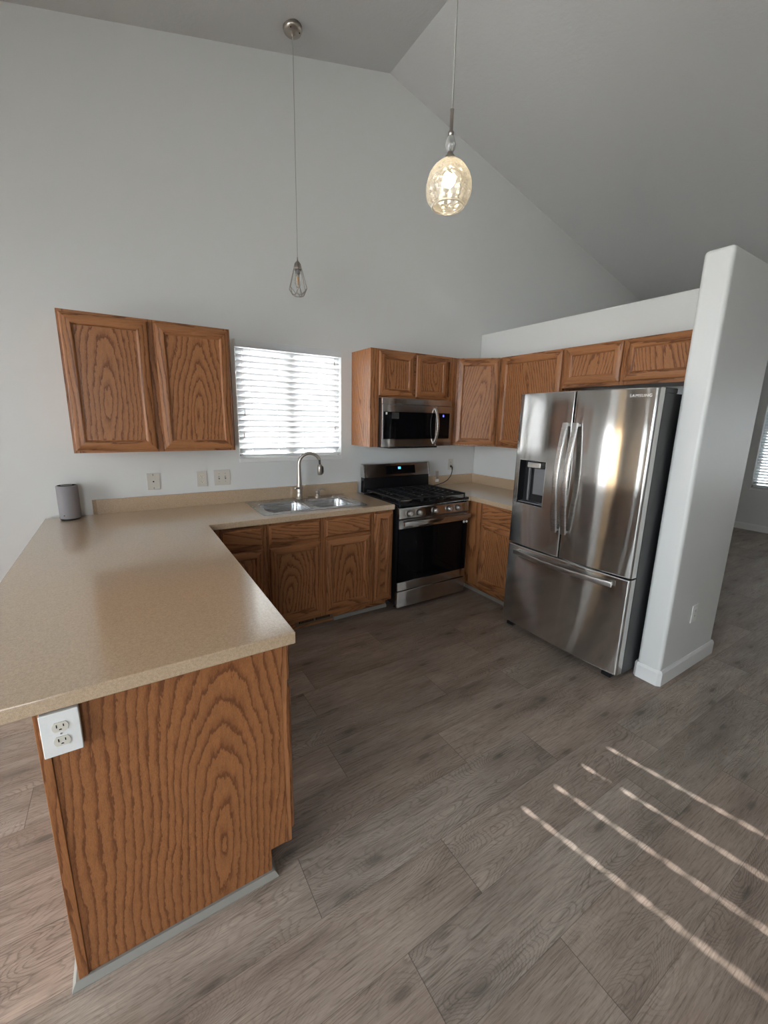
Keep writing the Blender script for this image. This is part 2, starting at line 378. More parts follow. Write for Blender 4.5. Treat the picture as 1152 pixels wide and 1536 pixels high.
# ------------------------------------------------------------------ setting
XR, AX, AZ = 1.428, .253, 4.254
XL, XE, YF, T = -5.0, 6.345, -8.0, .14
def ceil_z(x): return AZ-.25*abs(x-AX)
def floor_build():
    b = MB(); wid = .216; y0 = .14; row = 0; ex = []
    known = {-1.694: -1.10, -1.910: -.58, -2.126: -1.416, -2.342: -.92, -2.558: -1.23, -2.774: -.80}
    LEN = 1.22; y = -1.694+wid*9
    while y > YF-T:
        ya, yb = min(y, T), max(y-wid, YF-T); x = XL-T
        off = next((v for k, v in known.items() if abs(k-y) < .01), None)
        off = random.uniform(0, LEN) if off is None else off
        st = off-math.ceil((off-(XL-T))/LEN)*LEN
        while st < XE+T:
            xa, xb = max(st, XL-T), min(st+LEN, XE+T)
            if xb-xa > .001 and ya-yb > .001:
                seed = random.random()*30; yc = (y-wid/2)+random.uniform(-.07, .07); xo = random.uniform(-5, 5)
                # each plank split in four fields so that the distance to its edge stays linear
                mx, my = (xa+xb)/2, (ya+yb)/2
                for (p, q, r_, t) in ((xa, mx, yb, my), (mx, xb, yb, my), (xa, mx, my, ya), (mx, xb, my, ya)):
                    pts = [(p, r_, 0), (q, r_, 0), (q, t, 0), (p, t, 0)]
                    b._add(pts, [(0, 1, 2, 3)], lambda P: Vector((P.x+xo, P.y-yc, 0)), seed)
                    ex.append([(min(P[0]-xa, xb-P[0]), min(P[1]-yb, ya-P[1]), 0) for P in pts])
            st += LEN
        y -= wid
    n = len(b.f)
    b.box(XL-T, XE+T, YF-T, T, -.1, -.002)
    o = b.build('floor', FLOOR)
    ea = o.data.attributes.new('edge', 'FLOAT_VECTOR', 'CORNER')
    vals = [c for f in ex for q in f for c in q] + [9.]*(3*sum(len(f) for f in b.f[n:]))
    ea.data.foreach_set('vector', vals)
    return struct(o)
floor_build()
def wall_cells(name, cuts_a, cuts_z, holes, top, T3, depth, m=WALL):
    """upright wall in the plane (a, z); top(a) is its upper edge; holes are (a0, a1, z0, z1); T3(a, z, d) -> world"""
    b = MB(); cuts_a = sorted(set(cuts_a)); cuts_z = sorted(set(cuts_z)); H = len(cuts_z)
    def Z(i, a): return cuts_z[i] if i < H else top(a)
    def solid(i, j):
        if not (0 <= i < len(cuts_a)-1 and 0 <= j < H): return False
        a = (cuts_a[i]+cuts_a[i+1])/2; z = (cuts_z[j]+(cuts_z[j+1] if j+1 < H else top(a)))/2
        return not any(h[0] < a < h[1] and h[2] < z < h[3] for h in holes)
    for i in range(len(cuts_a)-1):
        a0, a1 = cuts_a[i], cuts_a[i+1]
        for j in range(H):
            if not solid(i, j): continue
            p = [(a0, Z(j, a0)), (a1, Z(j, a1)), (a1, Z(j+1, a1)), (a0, Z(j+1, a0))]
            P = [T3(a, z, 0) for a, z in p]+[T3(a, z, depth) for a, z in p]
            fs = [(0, 1, 2, 3), (7, 6, 5, 4)]
            if not solid(i, j-1): fs.append((0, 4, 5, 1))
            if not solid(i, j+1): fs.append((3, 2, 6, 7))
            if not solid(i-1, j): fs.append((0, 3, 7, 4))
            if not solid(i+1, j): fs.append((1, 5, 6, 2))
            b._add(P, fs)
    return struct(b.build(name, m, merge=True))
WIN = (-1.054, -.18, 1.240, 2.136)          # kitchen window
PATIO = (-4.50, -3.25, 0.0, 2.05)           # patio door in the dining end, left of the frame
RW1 = (-2.35, -1.0, .66, 2.12); RW2 = (-5.2, -3.2, .66, 2.12)
LWN = (-4.7, -1.35, .12, 2.7); LW2 = (-1.0, -.6, .25, 2.1)  # LW2: unseen, added to give the refrigerator a pale reflected band
FW1 = (-4.6, -3.0, .3, 2.85)
wall_cells('wall_back', [XL-T, XE+T, AX, WIN[0], WIN[1], PATIO[0], PATIO[1]], [0, WIN[2], WIN[3], PATIO[3]], [WIN, PATIO], ceil_z, lambda a, z, d: (a, d, z), T)
wall_cells('wall_left', [YF, 0, *LWN[:2], *LW2[:2]], [0, LWN[2], LWN[3], LW2[3]], [LWN, LW2], lambda a: ceil_z(XL), lambda a, z, d: (XL-d, a, z), T)
wall_cells('wall_right', [YF, 0, RW1[0], RW1[1], RW2[0], RW2[1]], [0, RW1[2], RW1[3]], [RW1, RW2], lambda a: ceil_z(XE), lambda a, z, d: (XE+d, a, z), T)
wall_cells('wall_front', [XL-T, XE+T, AX, *FW1[:2]], [0, FW1[2], FW1[3]], [FW1], ceil_z, lambda a, z, d: (a, YF-d, z), T)
b = MB(); Tc = lambda a, z, y: (a, y, z)
pl = [(XL-T, ceil_z(XL-T)), (AX, AZ), (XE+T, ceil_z(XE+T)), (XE+T, ceil_z(XE+T)+.18), (AX, AZ+.18), (XL-T, ceil_z(XL-T)+.18)]
b._add([Tc(a, z, y) for y in (YF-T, T) for a, z in pl], [(0, 1, 4, 5), (1, 2, 3, 4), (11, 10, 7, 6), (10, 9, 8, 7), (0, 6, 7, 1), (1, 7, 8, 2), (3, 9, 10, 4), (4, 10, 11, 5), (2, 8, 9, 3), (5, 11, 6, 0)])
struct(b.build('ceiling', CEIL))
# half-height walls round the refrigerator, with rounded corners
WX0, WX1, WY0, WY1 = .842, 1.576, -2.301, -2.165
struct(MB().box(WX0, WX1, WY0, WY1, 0, 2.463).build('wall_wing', WALL, bev=.022, seg=5))
struct(MB().box(XR, WX1, WY1+.0005, -.0005, 0, 2.446).build('wall_partition', WALL, bev=.012, seg=3))
# baseboards: profile with a chamfered top
def board(name, path_pts, normal_pts=None, h=.102, t=.0125, m=TRIM):
    """mitred run along a floor polyline, thickness to the left of travel"""
    P = [Vector((*p, 0)) for p in path_pts]; prof = [(0, 0), (t, 0), (t, h-.018), (t*.45, h), (0, h)]; b = MB(); rings = []
    for i, p in enumerate(P):
        d1 = (P[i]-P[i-1]).normalized() if i else (P[1]-P[0]).normalized(); d2 = (P[i+1]-P[i]).normalized() if i < len(P)-1 else d1
        n1 = Vector((-d1.y, d1.x, 0)); n2 = Vector((-d2.y, d2.x, 0)); n = (n1+n2)/(1+n1.dot(n2))
        rings.append([p+n*q+Vector((0, 0, z)) for q, z in prof])
    k = len(prof); pts = [q for r in rings for q in r]
    fs = [(i*k+j, i*k+(j+1) % k, (i+1)*k+(j+1) % k, (i+1)*k+j) for i in range(len(P)-1) for j in range(k)] + [tuple(range(k)), tuple(range((len(P)-1)*k, len(P)*k))[::-1]]
    b._add(pts, fs); return struct(b.build(name, m))
c_ = .012
board('baseboard_wing', [(WX1, WY1), (WX1, WY0), (WX0+c_, WY0), (WX0, WY0+c_), (WX0, WY1-c_), (WX0+c_, WY1), (WX0+.03, WY1)])
board('baseboard_partition', [(WX1, -.001), (WX1, WY1-.001)])
board('baseboard_right', [(XE, YF+.001), (XE, -.001)])
board('baseboard_back', [(XE-.014, 0), (WX1+.014, 0)])
# grey quarter-round along the cabinet bases
def shoe(name, pts, h=.028, t=.016): return board(name, pts, h=h, t=t, m=SHOE)
shoe('trim_1', [(-1.512, -2.06), (-1.512, -2.1305), (-2.061, -2.1305), (-2.061, -1.9)], .022, .018)
shoe('trim_2', [(-.023, -.5285), (-.517, -.5285)])
shoe('trim_3', [(.894, -1.225), (.894, -.5285), (.772, -.5285)])
# windows: vinyl frame, mid stile, panes, sill
def window(name, T3, a0, a1, z0, z1, mullions=1, sill=True, m=WHITEP):
    """T3(a, z, d), d > 0 towards outdoors"""
    b = MB(); fwid = .045
    def bx(p, q, r_, t, d0, d1):
        P = [T3(p, r_, d0), T3(q, r_, d0), T3(q, t, d0), T3(p, t, d0), T3(p, r_, d1), T3(q, r_, d1), T3(q, t, d1), T3(p, t, d1)]
        b._add(P, [(0, 1, 2, 3), (7, 6, 5, 4), (0, 4, 5, 1), (1, 5, 6, 2), (2, 6, 7, 3), (3, 7, 4, 0)])
    bx(a0, a1, z0, z0+fwid, .07, .13); bx(a0, a1, z1-fwid, z1, .07, .13)
    bx(a0, a0+fwid, z0+fwid, z1-fwid, .07, .13); bx(a1-fwid, a1, z0+fwid, z1-fwid, .07, .13)
    fr = struct(b.build(name, m))
    for k in range(mullions):
        b = MB(); c = a0+(a1-a0)*(k+1)/(mullions+1); bx(c-.035, c+.035, z0+fwid, z1-fwid, .075, .125)
        b.build('meeting_stile', BEIGE, fr)
    b = MB(); bx(a0+fwid, a1-fwid, z0+fwid, z1-fwid, .098, .102); b.build('pane', PANE, fr)
    return fr
KT = lambda a, z, d: (a, d, z); RT = lambda a, z, d: (XE+d, a, z); LT = lambda a, z, d: (XL-d, a, z); FT = lambda a, z, d: (a, YF-d, z)
window('window_1', KT, *WIN)
window('window_2', RT, *RW1); window('window_3', RT, *RW2)
window('window_4', LT, *LWN, mullions=2); window('window_5', FT, *FW1); window('window_6', LT, *LW2, mullions=0)
d1 = window('door_1', KT, PATIO[0], PATIO[1], .0, PATIO[3])
def sill(name, T3, a0, a1, z, dep=.12):
    P = [T3(p, r_, d) for r_ in (z-.034, z) for p in (a0-.004, a1+.004) for d in (-.016, .0)]
    b = MB(); b._add(P, [(0, 1, 3, 2), (4, 6, 7, 5), (0, 4, 5, 1), (2, 3, 7, 6), (0, 2, 6, 4), (1, 5, 7, 3)])
    return struct(b.build(name, TRIM, bev=.003))
sill('trim_4', KT, WIN[0], WIN[1], 1.261); sill('trim_5', RT, RW1[0], RW1[1], .66)
portal((sum(WIN[:2])/2, .16, 1.69), (0, -1, 0), .86, .88); portal((-3.875, .16, 1.03), (0, -1, 0), 1.25, 2.05)
portal((XL-.16, -3.025, 1.41), (1, 0, 0), 3.35, 2.58); portal((XL-.16, -.8, 1.175), (1, 0, 0), .4, 1.85); portal((XE+.16, -1.675, 1.39), (-1, 0, 0), 1.35, 1.46)
portal((XE+.16, -4.2, 1.39), (-1, 0, 0), 2.0, 1.46); portal((-3.8, YF-.16, 1.575), (0, 1, 0), 1.6, 2.55)
# outdoors
struct(MB().box(-40, 40, -40, 40, -.3, -.12).build('ground', GRASS))
h = thing('neighbour_house', 'grey house seen in slits through the kitchen window blind', 'house', (0, 7, -.12))
MB().box(-1.6, 7, 7, 13, -.12, 2.5).build('house_wall', SIDING, h)
MB().prism([(6.6, 2.5), (13.4, 2.5), (10, 4.1)], -2.0, 7.4, lambda a, z, x: (x, a, z)).build('house_roof', ROOFM, h)

# ------------------------------------------------------------------ blinds
def blind(label, T3, a0, a1, z0, z1, ladders, tilt, pitch=.0436, holes=True, cords=()):
    """T3(a, z, d), d < 0 into the room"""
    root = thing('window_blind', label, 'blind', T3((a0+a1)/2, z0, 0), 'white slatted window blinds')
    def bx(b, p, q, r_, t, d0, d1):
        P = [T3(p, r_, d0), T3(q, r_, d0), T3(q, t, d0), T3(p, t, d0), T3(p, r_, d1), T3(q, r_, d1), T3(q, t, d1), T3(p, t, d1)]
        b._add(P, [(0, 1, 2, 3), (7, 6, 5, 4), (0, 4, 5, 1), (1, 5, 6, 2), (2, 6, 7, 3), (3, 7, 4, 0)])
    b = MB(); bx(b, a0+.004, a1-.004, z1-.052, z1-.002, .012, .062); b.build('headrail', SLATM, root)
    b = MB(); bx(b, a0+.002, a1-.002, z1-.055, z1-.001, -.006, .004); bx(b, a0+.002, a0+.006, z1-.055, z1-.001, .0045, .03); bx(b, a1-.006, a1-.002, z1-.055, z1-.001, .0045, .03)
    b.build('valance', SLATM, root, bev=.0015)
    ct, st = math.cos(tilt), math.sin(tilt); dc = .035; s = MB(); hw = .025; th = .0018
    zb = z0+.052; n = int((z1-.075-zb)/pitch)+1
    segs = sorted(ladders)
    for k in range(n):
        z = z1-.078-k*pitch; sag = random.uniform(-.0012, .0012); tl = tilt+random.uniform(-.03, .03); ct, st = math.cos(tl), math.sin(tl)
        def strip(p, q, e0, e1):
            # e runs from the room edge (-hw, raised) to the outdoor edge (+hw, lowered)
            pts = []
            for nn in (th, -th):
                for a in (p, q):
                    for e in (e0, e1): pts.append(T3(a, z+sag-e*st+nn*ct, dc+e*ct+nn*st))
            s._add(pts, [(0, 1, 3, 2), (4, 6, 7, 5), (0, 4, 5, 1), (2, 3, 7, 6), (0, 2, 6, 4), (1, 5, 7, 3)])
        L0, L1 = a0+.010, a1-.010
        if holes:
            strip(L0, L1, -hw, -.009); strip(L0, L1, .009, hw); x = L0
            for c in segs: strip(x, c-.0045, -.009, .009); x = c+.0045
            strip(x, L1, -.009, .009)
        else: strip(L0, L1, -hw, hw)
    s.build('slats', SLATM, root)
    zl = z1-.078-(n-1)*pitch
    b = MB(); bx(b, a0+.010, a1-.010, zl-.046, zl-.030, dc-.026, dc+.026); b.build('bottom_rail', SLATM, root, bev=.003)
    for c in ladders:
        b = MB()
        for dd in (-.0275, .0275): b.tube([T3(c+.006, z1-.05, dc+dd), T3(c+.006, zl-.03, dc+dd)], .0009, 5)
        b.build('ladder_cord', CORDM, root)
    for (c, z) in cords:
        p = MB().tube([T3(c, z1-.06, -.012), T3(c-.002, z+.03, -.013)], .0011, 5).build('lift_cord', CORDM, root)
        q = T3(c-.002, z, -.013); MB().lathe([(.002, .032), (.0035, .028), (.005, .006), (.0052, 0), (.001, -.001)], q, seg=10).build('tassel', NICKEL, p)
    return root
blind('white slatted blind in the window above the sink', KT, WIN[0], WIN[1], 1.261, WIN[3], [-.945, -.735, -.525, -.315], R(50), cords=[(-1.00, 1.585), (-1.012, 1.42), (-.247, 2.01), (-.242, 1.48)])
blind('unseen white slatted blind added to dim the long far room window nearer the viewer', RT, RW2[0], RW2[1], .66, RW2[3], [-4.9, -4.2, -3.5], R(40), holes=False)  # out of view, added to cut the daylight on the wing wall
blind('white slatted blind in the far room window past the wing wall', RT, RW1[0], RW1[1], .66, RW1[3], [-2.2, -1.7, -1.15], R(38), holes=False)

def curtain(label, x0, x1, col, rod):  # unseen cloths added so the refrigerator reflects a beige and a white band
    cr = thing('reflection_curtain', label, 'curtain', ((x0+x1)/2, -.05, 0), 'curtains added for the refrigerator reflection')
    cm, cnt, cb_ = mat('curtain cloth'); cb_.inputs['Base Color'].default_value = (*col, 1); cb_.inputs['Roughness'].default_value = .9
    ct_ = N(cnt, 'ShaderNodeBsdfTranslucent'); ct_.inputs[0].default_value = (*col, 1); cx_ = N(cnt, 'ShaderNodeMixShader'); cx_.inputs[0].default_value = .5
    L(cnt, cb_.outputs[0], cx_.inputs[1]); L(cnt, ct_.outputs[0], cx_.inputs[2]); L(cnt, cx_.outputs[0], cnt.nodes['Material Output'].inputs['Surface'])
    b = MB(); nn = 80; pts = []
    for i in range(nn+1):
        x = x0+(x1-x0)*i/nn; y = -.06+.018*math.sin(i*.9)
        pts += [(x, y, .02), (x, y, 2.10)]
    b._add(pts, [(2*i, 2*i+2, 2*i+3, 2*i+1) for i in range(nn)], None, None, True); b.build('cloth', cm, cr)
    if rod: MB().tube([(-4.65, -.06, 2.115), (-3.10, -.06, 2.115)], .011, 10).build('curtain_rod', NICKEL, cr)
curtain('unseen beige curtain added at the patio door as a warm refrigerator reflection', -4.55, -3.88, (.78, .62, .42), True)
curtain('unseen sheer white curtain added at the patio door as a bright refrigerator reflection', -3.86, -3.20, (.86, .88, .90), False)
blind('unseen white slatted blind added to dim the narrow side window of the dining end', LT, LW2[0], LW2[1], LW2[2], LW2[3], [-.9, -.7], R(22), holes=False)  # out of view, added to soften grazing daylight along the back wall

# ------------------------------------------------------------------ cabinets
FWD = .060
DPROF = [(0, 0), (0, .012), (.0035, .0165), (.009, .019), (.048, .019), (.053, .0165), (.056, .0115), (FWD, .0095)]
def door(parent, Tf, w, h, name='door'):
    d = MB().sweep_rect(Tf, w, h, DPROF).build(name, OAK, parent, smooth_angle=25)
    e = FWD-.002; b = MB()
    pts = [Tf(e, e, .0085), Tf(w-e, e, .0085), Tf(w-e, h-e, .0085), Tf(e, h-e, .0085), Tf(e, e, .001), Tf(w-e, e, .001), Tf(w-e, h-e, .001), Tf(e, h-e, .001)]
    c = sum(pts, Vector())/8
    b._add(pts, [(0, 1, 2, 3), (7, 6, 5, 4), (0, 4, 5, 1), (1, 5, 6, 2), (2, 6, 7, 3), (3, 7, 4, 0)], grainfn(c, 'z'))
    b.build('panel', OAK, d); return d
def drawer(parent, Tf, w, h, name='drawer_front'):
    b = MB(); prof = [(0, 0), (0, .010), (.003, .0125), (.012, .0165), (.014, .019)]
    b.sweep_rect(Tf, w, h, prof); e = .014
    pts = [Tf(e, e, .019), Tf(w-e, e, .019), Tf(w-e, h-e, .019), Tf(e, h-e, .019)]
    u = (pts[1]-pts[0]).normalized(); c = sum(pts, Vector())/4
    b._add(pts, [(0, 1, 2, 3)], grainfn(c, u)); bk = [Tf(0, 0, 0), Tf(w, 0, 0), Tf(w, h, 0), Tf(0, h, 0)]; b._add(bk, [(3, 2, 1, 0)], grainfn(c, u))
    return b.build(name, OAK, parent, smooth_angle=20)
def face_frame(parent, Tf, w, h, us, vs, holes):
    """flat frame of 19 mm stock: stiles at every (u0, u1) in us, full height; rails (u0, u1, v0, v1) in vs"""
    b = MB()
    for (u0, u1, v0, v1, ax) in [(u[0], u[1], 0, h, 'z') for u in us]+[(*v, 'r') for v in vs]:
        pts = [Tf(u0, v0, 0), Tf(u1, v0, 0), Tf(u1, v1, 0), Tf(u0, v1, 0), Tf(u0, v0, -.019), Tf(u1, v0, -.019), Tf(u1, v1, -.019), Tf(u0, v1, -.019)]
        c = sum(pts, Vector())/8; d = 'z' if ax == 'z' else (pts[1]-pts[0]).normalized()
        b._add(pts, [(0, 1, 2, 3), (7, 6, 5, 4), (0, 4, 5, 1), (1, 5, 6, 2), (2, 6, 7, 3), (3, 7, 4, 0)], grainfn(c, d, True))
    return b.build('face_frame', OAK, parent)
GW = 'oak wall cabinets'; GB = 'oak base cabinets'
UB, UT = 1.350, 2.132
# left of the window
c = thing('wall_cabinet', 'two-door oak wall cabinet hanging left of the window', 'cabinet', (-1.6, 0, UB), GW)
MB().box(-2.059, -1.156, -.304, -.001, UB, UT).build('carcass', OAK, c)
F = frame((-2.059, -.3235, UB), (1, 0, 0), (0, 0, 1), (0, -1, 0))
face_frame(c, F, .903, UT-UB, [(0, .04), (.422, .478), (.863, .903)], [(.04, .422, 0, .04), (.478, .863, 0, .04), (.04, .422, .742, .782), (.478, .863, .742, .782)], None)
door(c, frame((-2.047, -.3245, 1.364), (1, 0, 0), (0, 0, 1), (0, -1, 0)), .418, .752)
door(c, frame((-1.592, -.3245, 1.364), (1, 0, 0), (0, 0, 1), (0, -1, 0)), .425, .752)
# above the microwave
c = thing('wall_cabinet', 'short oak wall cabinet with two small doors over the microwave', 'cabinet', (.37, 0, UB), GW)
MB().box(-.079, -.061, -.304, -.001, UB, UT).build('side_panel', OAK, c); MB().box(.797, .815, -.304, -.001, UB, UT).build('side_panel', OAK, c)
MB().box(-.0605, .7965, -.304, -.001, 1.756, UT).build('carcass', OAK, c)
F = frame((-.079, -.3235, UB), (1, 0, 0), (0, 0, 1), (0, -1, 0))
face_frame(c, F, .910, UT-UB, [(0, .080), (.8335, .905)], [(.080, .8335, .406, .436), (.080, .8335, .742, .782), (.415, .460, .436, .742)], None)
door(c, frame((-.004, -.3245, 1.770), (1, 0, 0), (0, 0, 1), (0, -1, 0)), .346, .343); door(c, frame((.368, -.3245, 1.770), (1, 0, 0), (0, 0, 1), (0, -1, 0)), .348, .343)
# angled corner
c = thing('wall_cabinet', 'angled one-door oak cabinet in the corner right of the microwave', 'cabinet', (1.2, -.2, UB), GW)
MB().prism([(.833, -.001), (.833, -.3235), (1.1045, -.595), (XR-.001, -.595), (XR-.001, -.001)], UB, UT).build('carcass', OAK, c)
s2 = math.sqrt(.5)
door(c, frame((.8385, -.3315, 1.364), (s2, -s2, 0), (0, 0, 1), (-s2, -s2, 0)), .368, .756)
# between corner and refrigerator
c = thing('wall_cabinet', 'tall one-door oak wall cabinet between the angled corner cabinet and refrigerator', 'cabinet', (1.28, -.91, UB), GW)
MB().box(1.124, XR-.001, -1.230, -.597, UB, UT).build('carcass', OAK, c)
F = frame((1.1045, -.598, UB), (0, -1, 0), (0, 0, 1), (-1, 0, 0))
face_frame(c, F, .632, UT-UB, [(0, .04), (.592, .632)], [(.04, .592, 0, .04), (.04, .592, .742, .782)], None)
door(c, frame((1.1035, -.622, 1.364), (0, -1, 0), (0, 0, 1), (-1, 0, 0)), .597, .756)
# over the refrigerator
c = thing('wall_cabinet', 'wide low two-door oak cabinet mounted above the refrigerator', 'cabinet', (1.28, -1.69, 1.836), GW)
MB().box(1.124, XR-.001, -2.146, -1.232, 1.836, UT).build('carcass', OAK, c)
F = frame((1.1045, -1.232, 1.836), (0, -1, 0), (0, 0, 1), (-1, 0, 0))
face_frame(c, F, .914, UT-1.836, [(0, .03), (.42, .485), (.884, .914)], [(.03, .42, 0, .03), (.485, .884, 0, .03), (.03, .42, .266, .296), (.485, .884, .266, .296)], None)
door(c, frame((1.1035, -1.247, 1.860), (0, -1, 0), (0, 0, 1), (-1, 0, 0)), .424, .262); door(c, frame((1.1035, -1.694, 1.860), (0, -1, 0), (0, 0, 1), (-1, 0, 0)), .424, .262)

# base units along the window wall, face at y = -.611
def base_unit(label, x0, x1, fronts, stiles, rails, hollow=False):
    c = thing('base_cabinet', label, 'cabinet', ((x0+x1)/2, -.3, 0), GB)
    b = MB()
    if hollow:
        b.box(x0, x0+.016, -.591, -.001, .10, .875); b.box(x1-.016, x1, -.591, -.001, .10, .875); b.box(x0+.016, x1-.016, -.591, -.001, .10, .116); b.box(x0+.016, x1-.016, -.012, -.001, .116, .875)
    else: b.box(x0, x1, -.591, -.001, .10, .875)
    b.build('carcass', OAK, c)
    MB().box(x0, x1, -.527, -.51, 0, .0995, 'x').build('toe_kick', OAK, c)
    F = frame((x0, -.611, .10), (1, 0, 0), (0, 0, 1), (0, -1, 0)); w = x1-x0
    face_frame(c, F, w, .775, [(a-x0, b_-x0) for a, b_ in stiles], [(a-x0, b_-x0, z0-.1, z1-.1) for a, b_, z0, z1 in rails], None)
    for kind, a, b_, z0, z1 in fronts:
        (door if kind == 'd' else drawer)(c, frame((a, -.612, z0), (1, 0, 0), (0, 0, 1), (0, -1, 0)), b_-a, z1-z0)
    return c
base_unit('oak base cabinet left of the sink doors, half behind the peninsula', -1.409, -1.054, [('r', -1.338, -1.075, .726, .860), ('d', -1.338, -1.075, .135, .700)], [(-1.409, -1.325), (-1.088, -1.054)], [(-1.325, -1.088, .10, .14), (-1.325, -1.088, .69, .735), (-1.325, -1.088, .85, .875)])
base_unit('two-door oak sink cabinet with false drawer fronts under the sink', -1.053, -.220, [('r', -1.033, -.659, .722, .857), ('r', -.617, -.238, .722, .857), ('d', -1.033, -.659, .135, .700), ('d', -.614, -.236, .135, .700)], [(-1.053, -1.02), (-.672, -.603), (-.25, -.220)],
          [(-1.02, -.672, .10, .14), (-.603, -.25, .10, .14), (-1.02, -.672, .69, .735), (-.603, -.25, .69, .735), (-1.02, -.672, .85, .875), (-.603, -.25, .85, .875)], True)
base_unit('narrow oak base cabinet with one slim door beside the range', -.219, -.022, [('d', -.199, -.030, .128, .857)], [(-.219, -.185), (-.045, -.022)], [(-.185, -.045, .10, .14), (-.185, -.045, .85, .875)])
# right of the range, facing the room's left
c = thing('base_cabinet', 'oak base cabinet with one drawer between the range and refrigerator', 'cabinet', (1.1, -.8, 0), GB)
MB().box(.838, XR-.001, -1.215, -.001, .10, .875).build('carcass', OAK, c); MB().box(.772, .8375, -.60, -.585, .10, .875).build('filler_panel', OAK, c)
MB().box(.895, .912, -1.215, -.5275, 0, .0995, 'y').build('toe_kick', OAK, c); MB().box(.772, .8945, -.527, -.51, 0, .0995, 'x').build('toe_kick', OAK, c)
F = frame((.818, -.586, .10), (0, -1, 0), (0, 0, 1), (-1, 0, 0))
face_frame(c, F, .629, .775, [(0, .205), (.595, .629)], [(.205, .595, 0, .04), (.205, .595, .59, .635), (.205, .595, .75, .775)], None)
drawer(c, frame((.817, -.782, .726), (0, -1, 0), (0, 0, 1), (-1, 0, 0)), .408, .132); door(c, frame((.817, -.782, .135), (0, -1, 0), (0, 0, 1), (-1, 0, 0)), .408, .565)

# peninsula
PX0, PX1, PY0, PY1 = -2.060, -1.437, -2.130, -.640
c = thing('peninsula_cabinet', 'oak peninsula base carrying the long tan counter toward the viewer', 'cabinet', (-1.75, -1.4, 0))
MB().prism([(PX0+.006, 0), (PX1-.075, 0), (PX1-.075, .105), (PX1-.019, .105), (PX1-.019, .875), (PX0+.006, .875)], PY0+.006, PY1, lambda x, z, y: (x, y, z)).build('carcass', OAK, c)
MB().prism([(PX0+.022, .0), (PX1-.075, .0), (PX1-.075, .108), (PX1-.018, .108), (PX1-.018, .875), (PX0+.022, .875)], PY0, PY0+.0055, lambda x, z, y: (x, y, z)).build('end_panel', OAKD, c)
MB().box(PX0-.002, PX0+.0215, PY0-.005, PY0+.0055, 0, .875, rift=True).build('corner_trim', OAKD, c, bev=.002)
MB().box(PX0-.001, PX0+.0055, PY0+.006, PY1, 0, .875).build('back_panel', OAKD, c)
F = frame((PX1, PY0, .105), (0, 1, 0), (0, 0, 1), (1, 0, 0)); wl = PY1-PY0
face_frame(c, F, wl, .77, [(0, .04), (.47, .52), (.95, 1.0), (1.42, wl)], [(a, b_, z0, z1) for a, b_ in ((.04, .47), (.52, .95), (1.0, 1.42)) for z0, z1 in ((0, .04), (.585, .63), (.745, .77))], None)
for y in (.020, .500, .980):
    drawer(c, frame((PX1+.001, PY0+y, .727), (0, 1, 0), (0, 0, 1), (1, 0, 0)), .462, .135); door(c, frame((PX1+.001, PY0+y, .133), (0, 1, 0), (0, 0, 1), (1, 0, 0)), .462, .570)

# ------------------------------------------------------------------ counters
CT, CB = .917, .876
def slab(cells_x, cells_y, solid, name, parent, z0=CB, z1=CT):
    b = MB(); X, Y = cells_x, cells_y; nx, ny = len(X)-1, len(Y)-1
    ok = lambda i, j: 0 <= i < nx and 0 <= j < ny and solid((X[i]+X[i+1])/2, (Y[j]+Y[j+1])/2)
    for i in range(nx):
        for j in range(ny):
            if not ok(i, j): continue
            x0, x1, y0, y1 = X[i], X[i+1], Y[j], Y[j+1]
            p = [(x0, y0, z0), (x1, y0, z0), (x1, y1, z0), (x0, y1, z0), (x0, y0, z1), (x1, y0, z1), (x1, y1, z1), (x0, y1, z1)]
            fs = [(3, 2, 1, 0), (4, 5, 6, 7)]
            if not ok(i, j-1): fs.append((0, 1, 5, 4))
            if not ok(i, j+1): fs.append((2, 3, 7, 6))
            if not ok(i-1, j): fs.append((3, 0, 4, 7))
            if not ok(i+1, j): fs.append((1, 2, 6, 5))
            b._add(p, fs)
    return b.build(name, LAM, parent, bev=.0045, seg=3, merge=True)
c = thing('countertop', 'long tan laminate counter over peninsula and sink run', 'countertop', (-1.8, -1.2, CB), 'tan laminate countertops')
hx0, hx1, hy0, hy1 = -1.015, -.255, -.535, -.075
slab([-2.28, -1.41, hx0, hx1, -.022], [-2.151, -.639, hy0, hy1, -.001], lambda x, y: (x < -1.41 or y > -.639) and not (hx0 < x < hx1 and hy0 < y < hy1), 'top', c)
b = MB(); b.prism([(-2.026, -.001), (-.024, -.001), (-.024, -.020), (-2.000, -.020)], CT+.0005, 1.016); b.build('backsplash', LAM, c, bev=.002)
c = thing('countertop', 'short tan laminate counter in the corner right of the range', 'countertop', (1.1, -.6, CB), 'tan laminate countertops')
slab([.768, .792, XR-.001], [-1.222, -.642, -.001], lambda x, y: x > .792 or y > -.642, 'top', c)
b = MB(); b.prism([(.768, -.001), (XR-.001, -.001), (XR-.001, -1.222), (XR-.020, -1.222), (XR-.020, -.020), (.768, -.020)], CT+.0005, 1.016); b.build('backsplash', LAM, c, bev=.002)

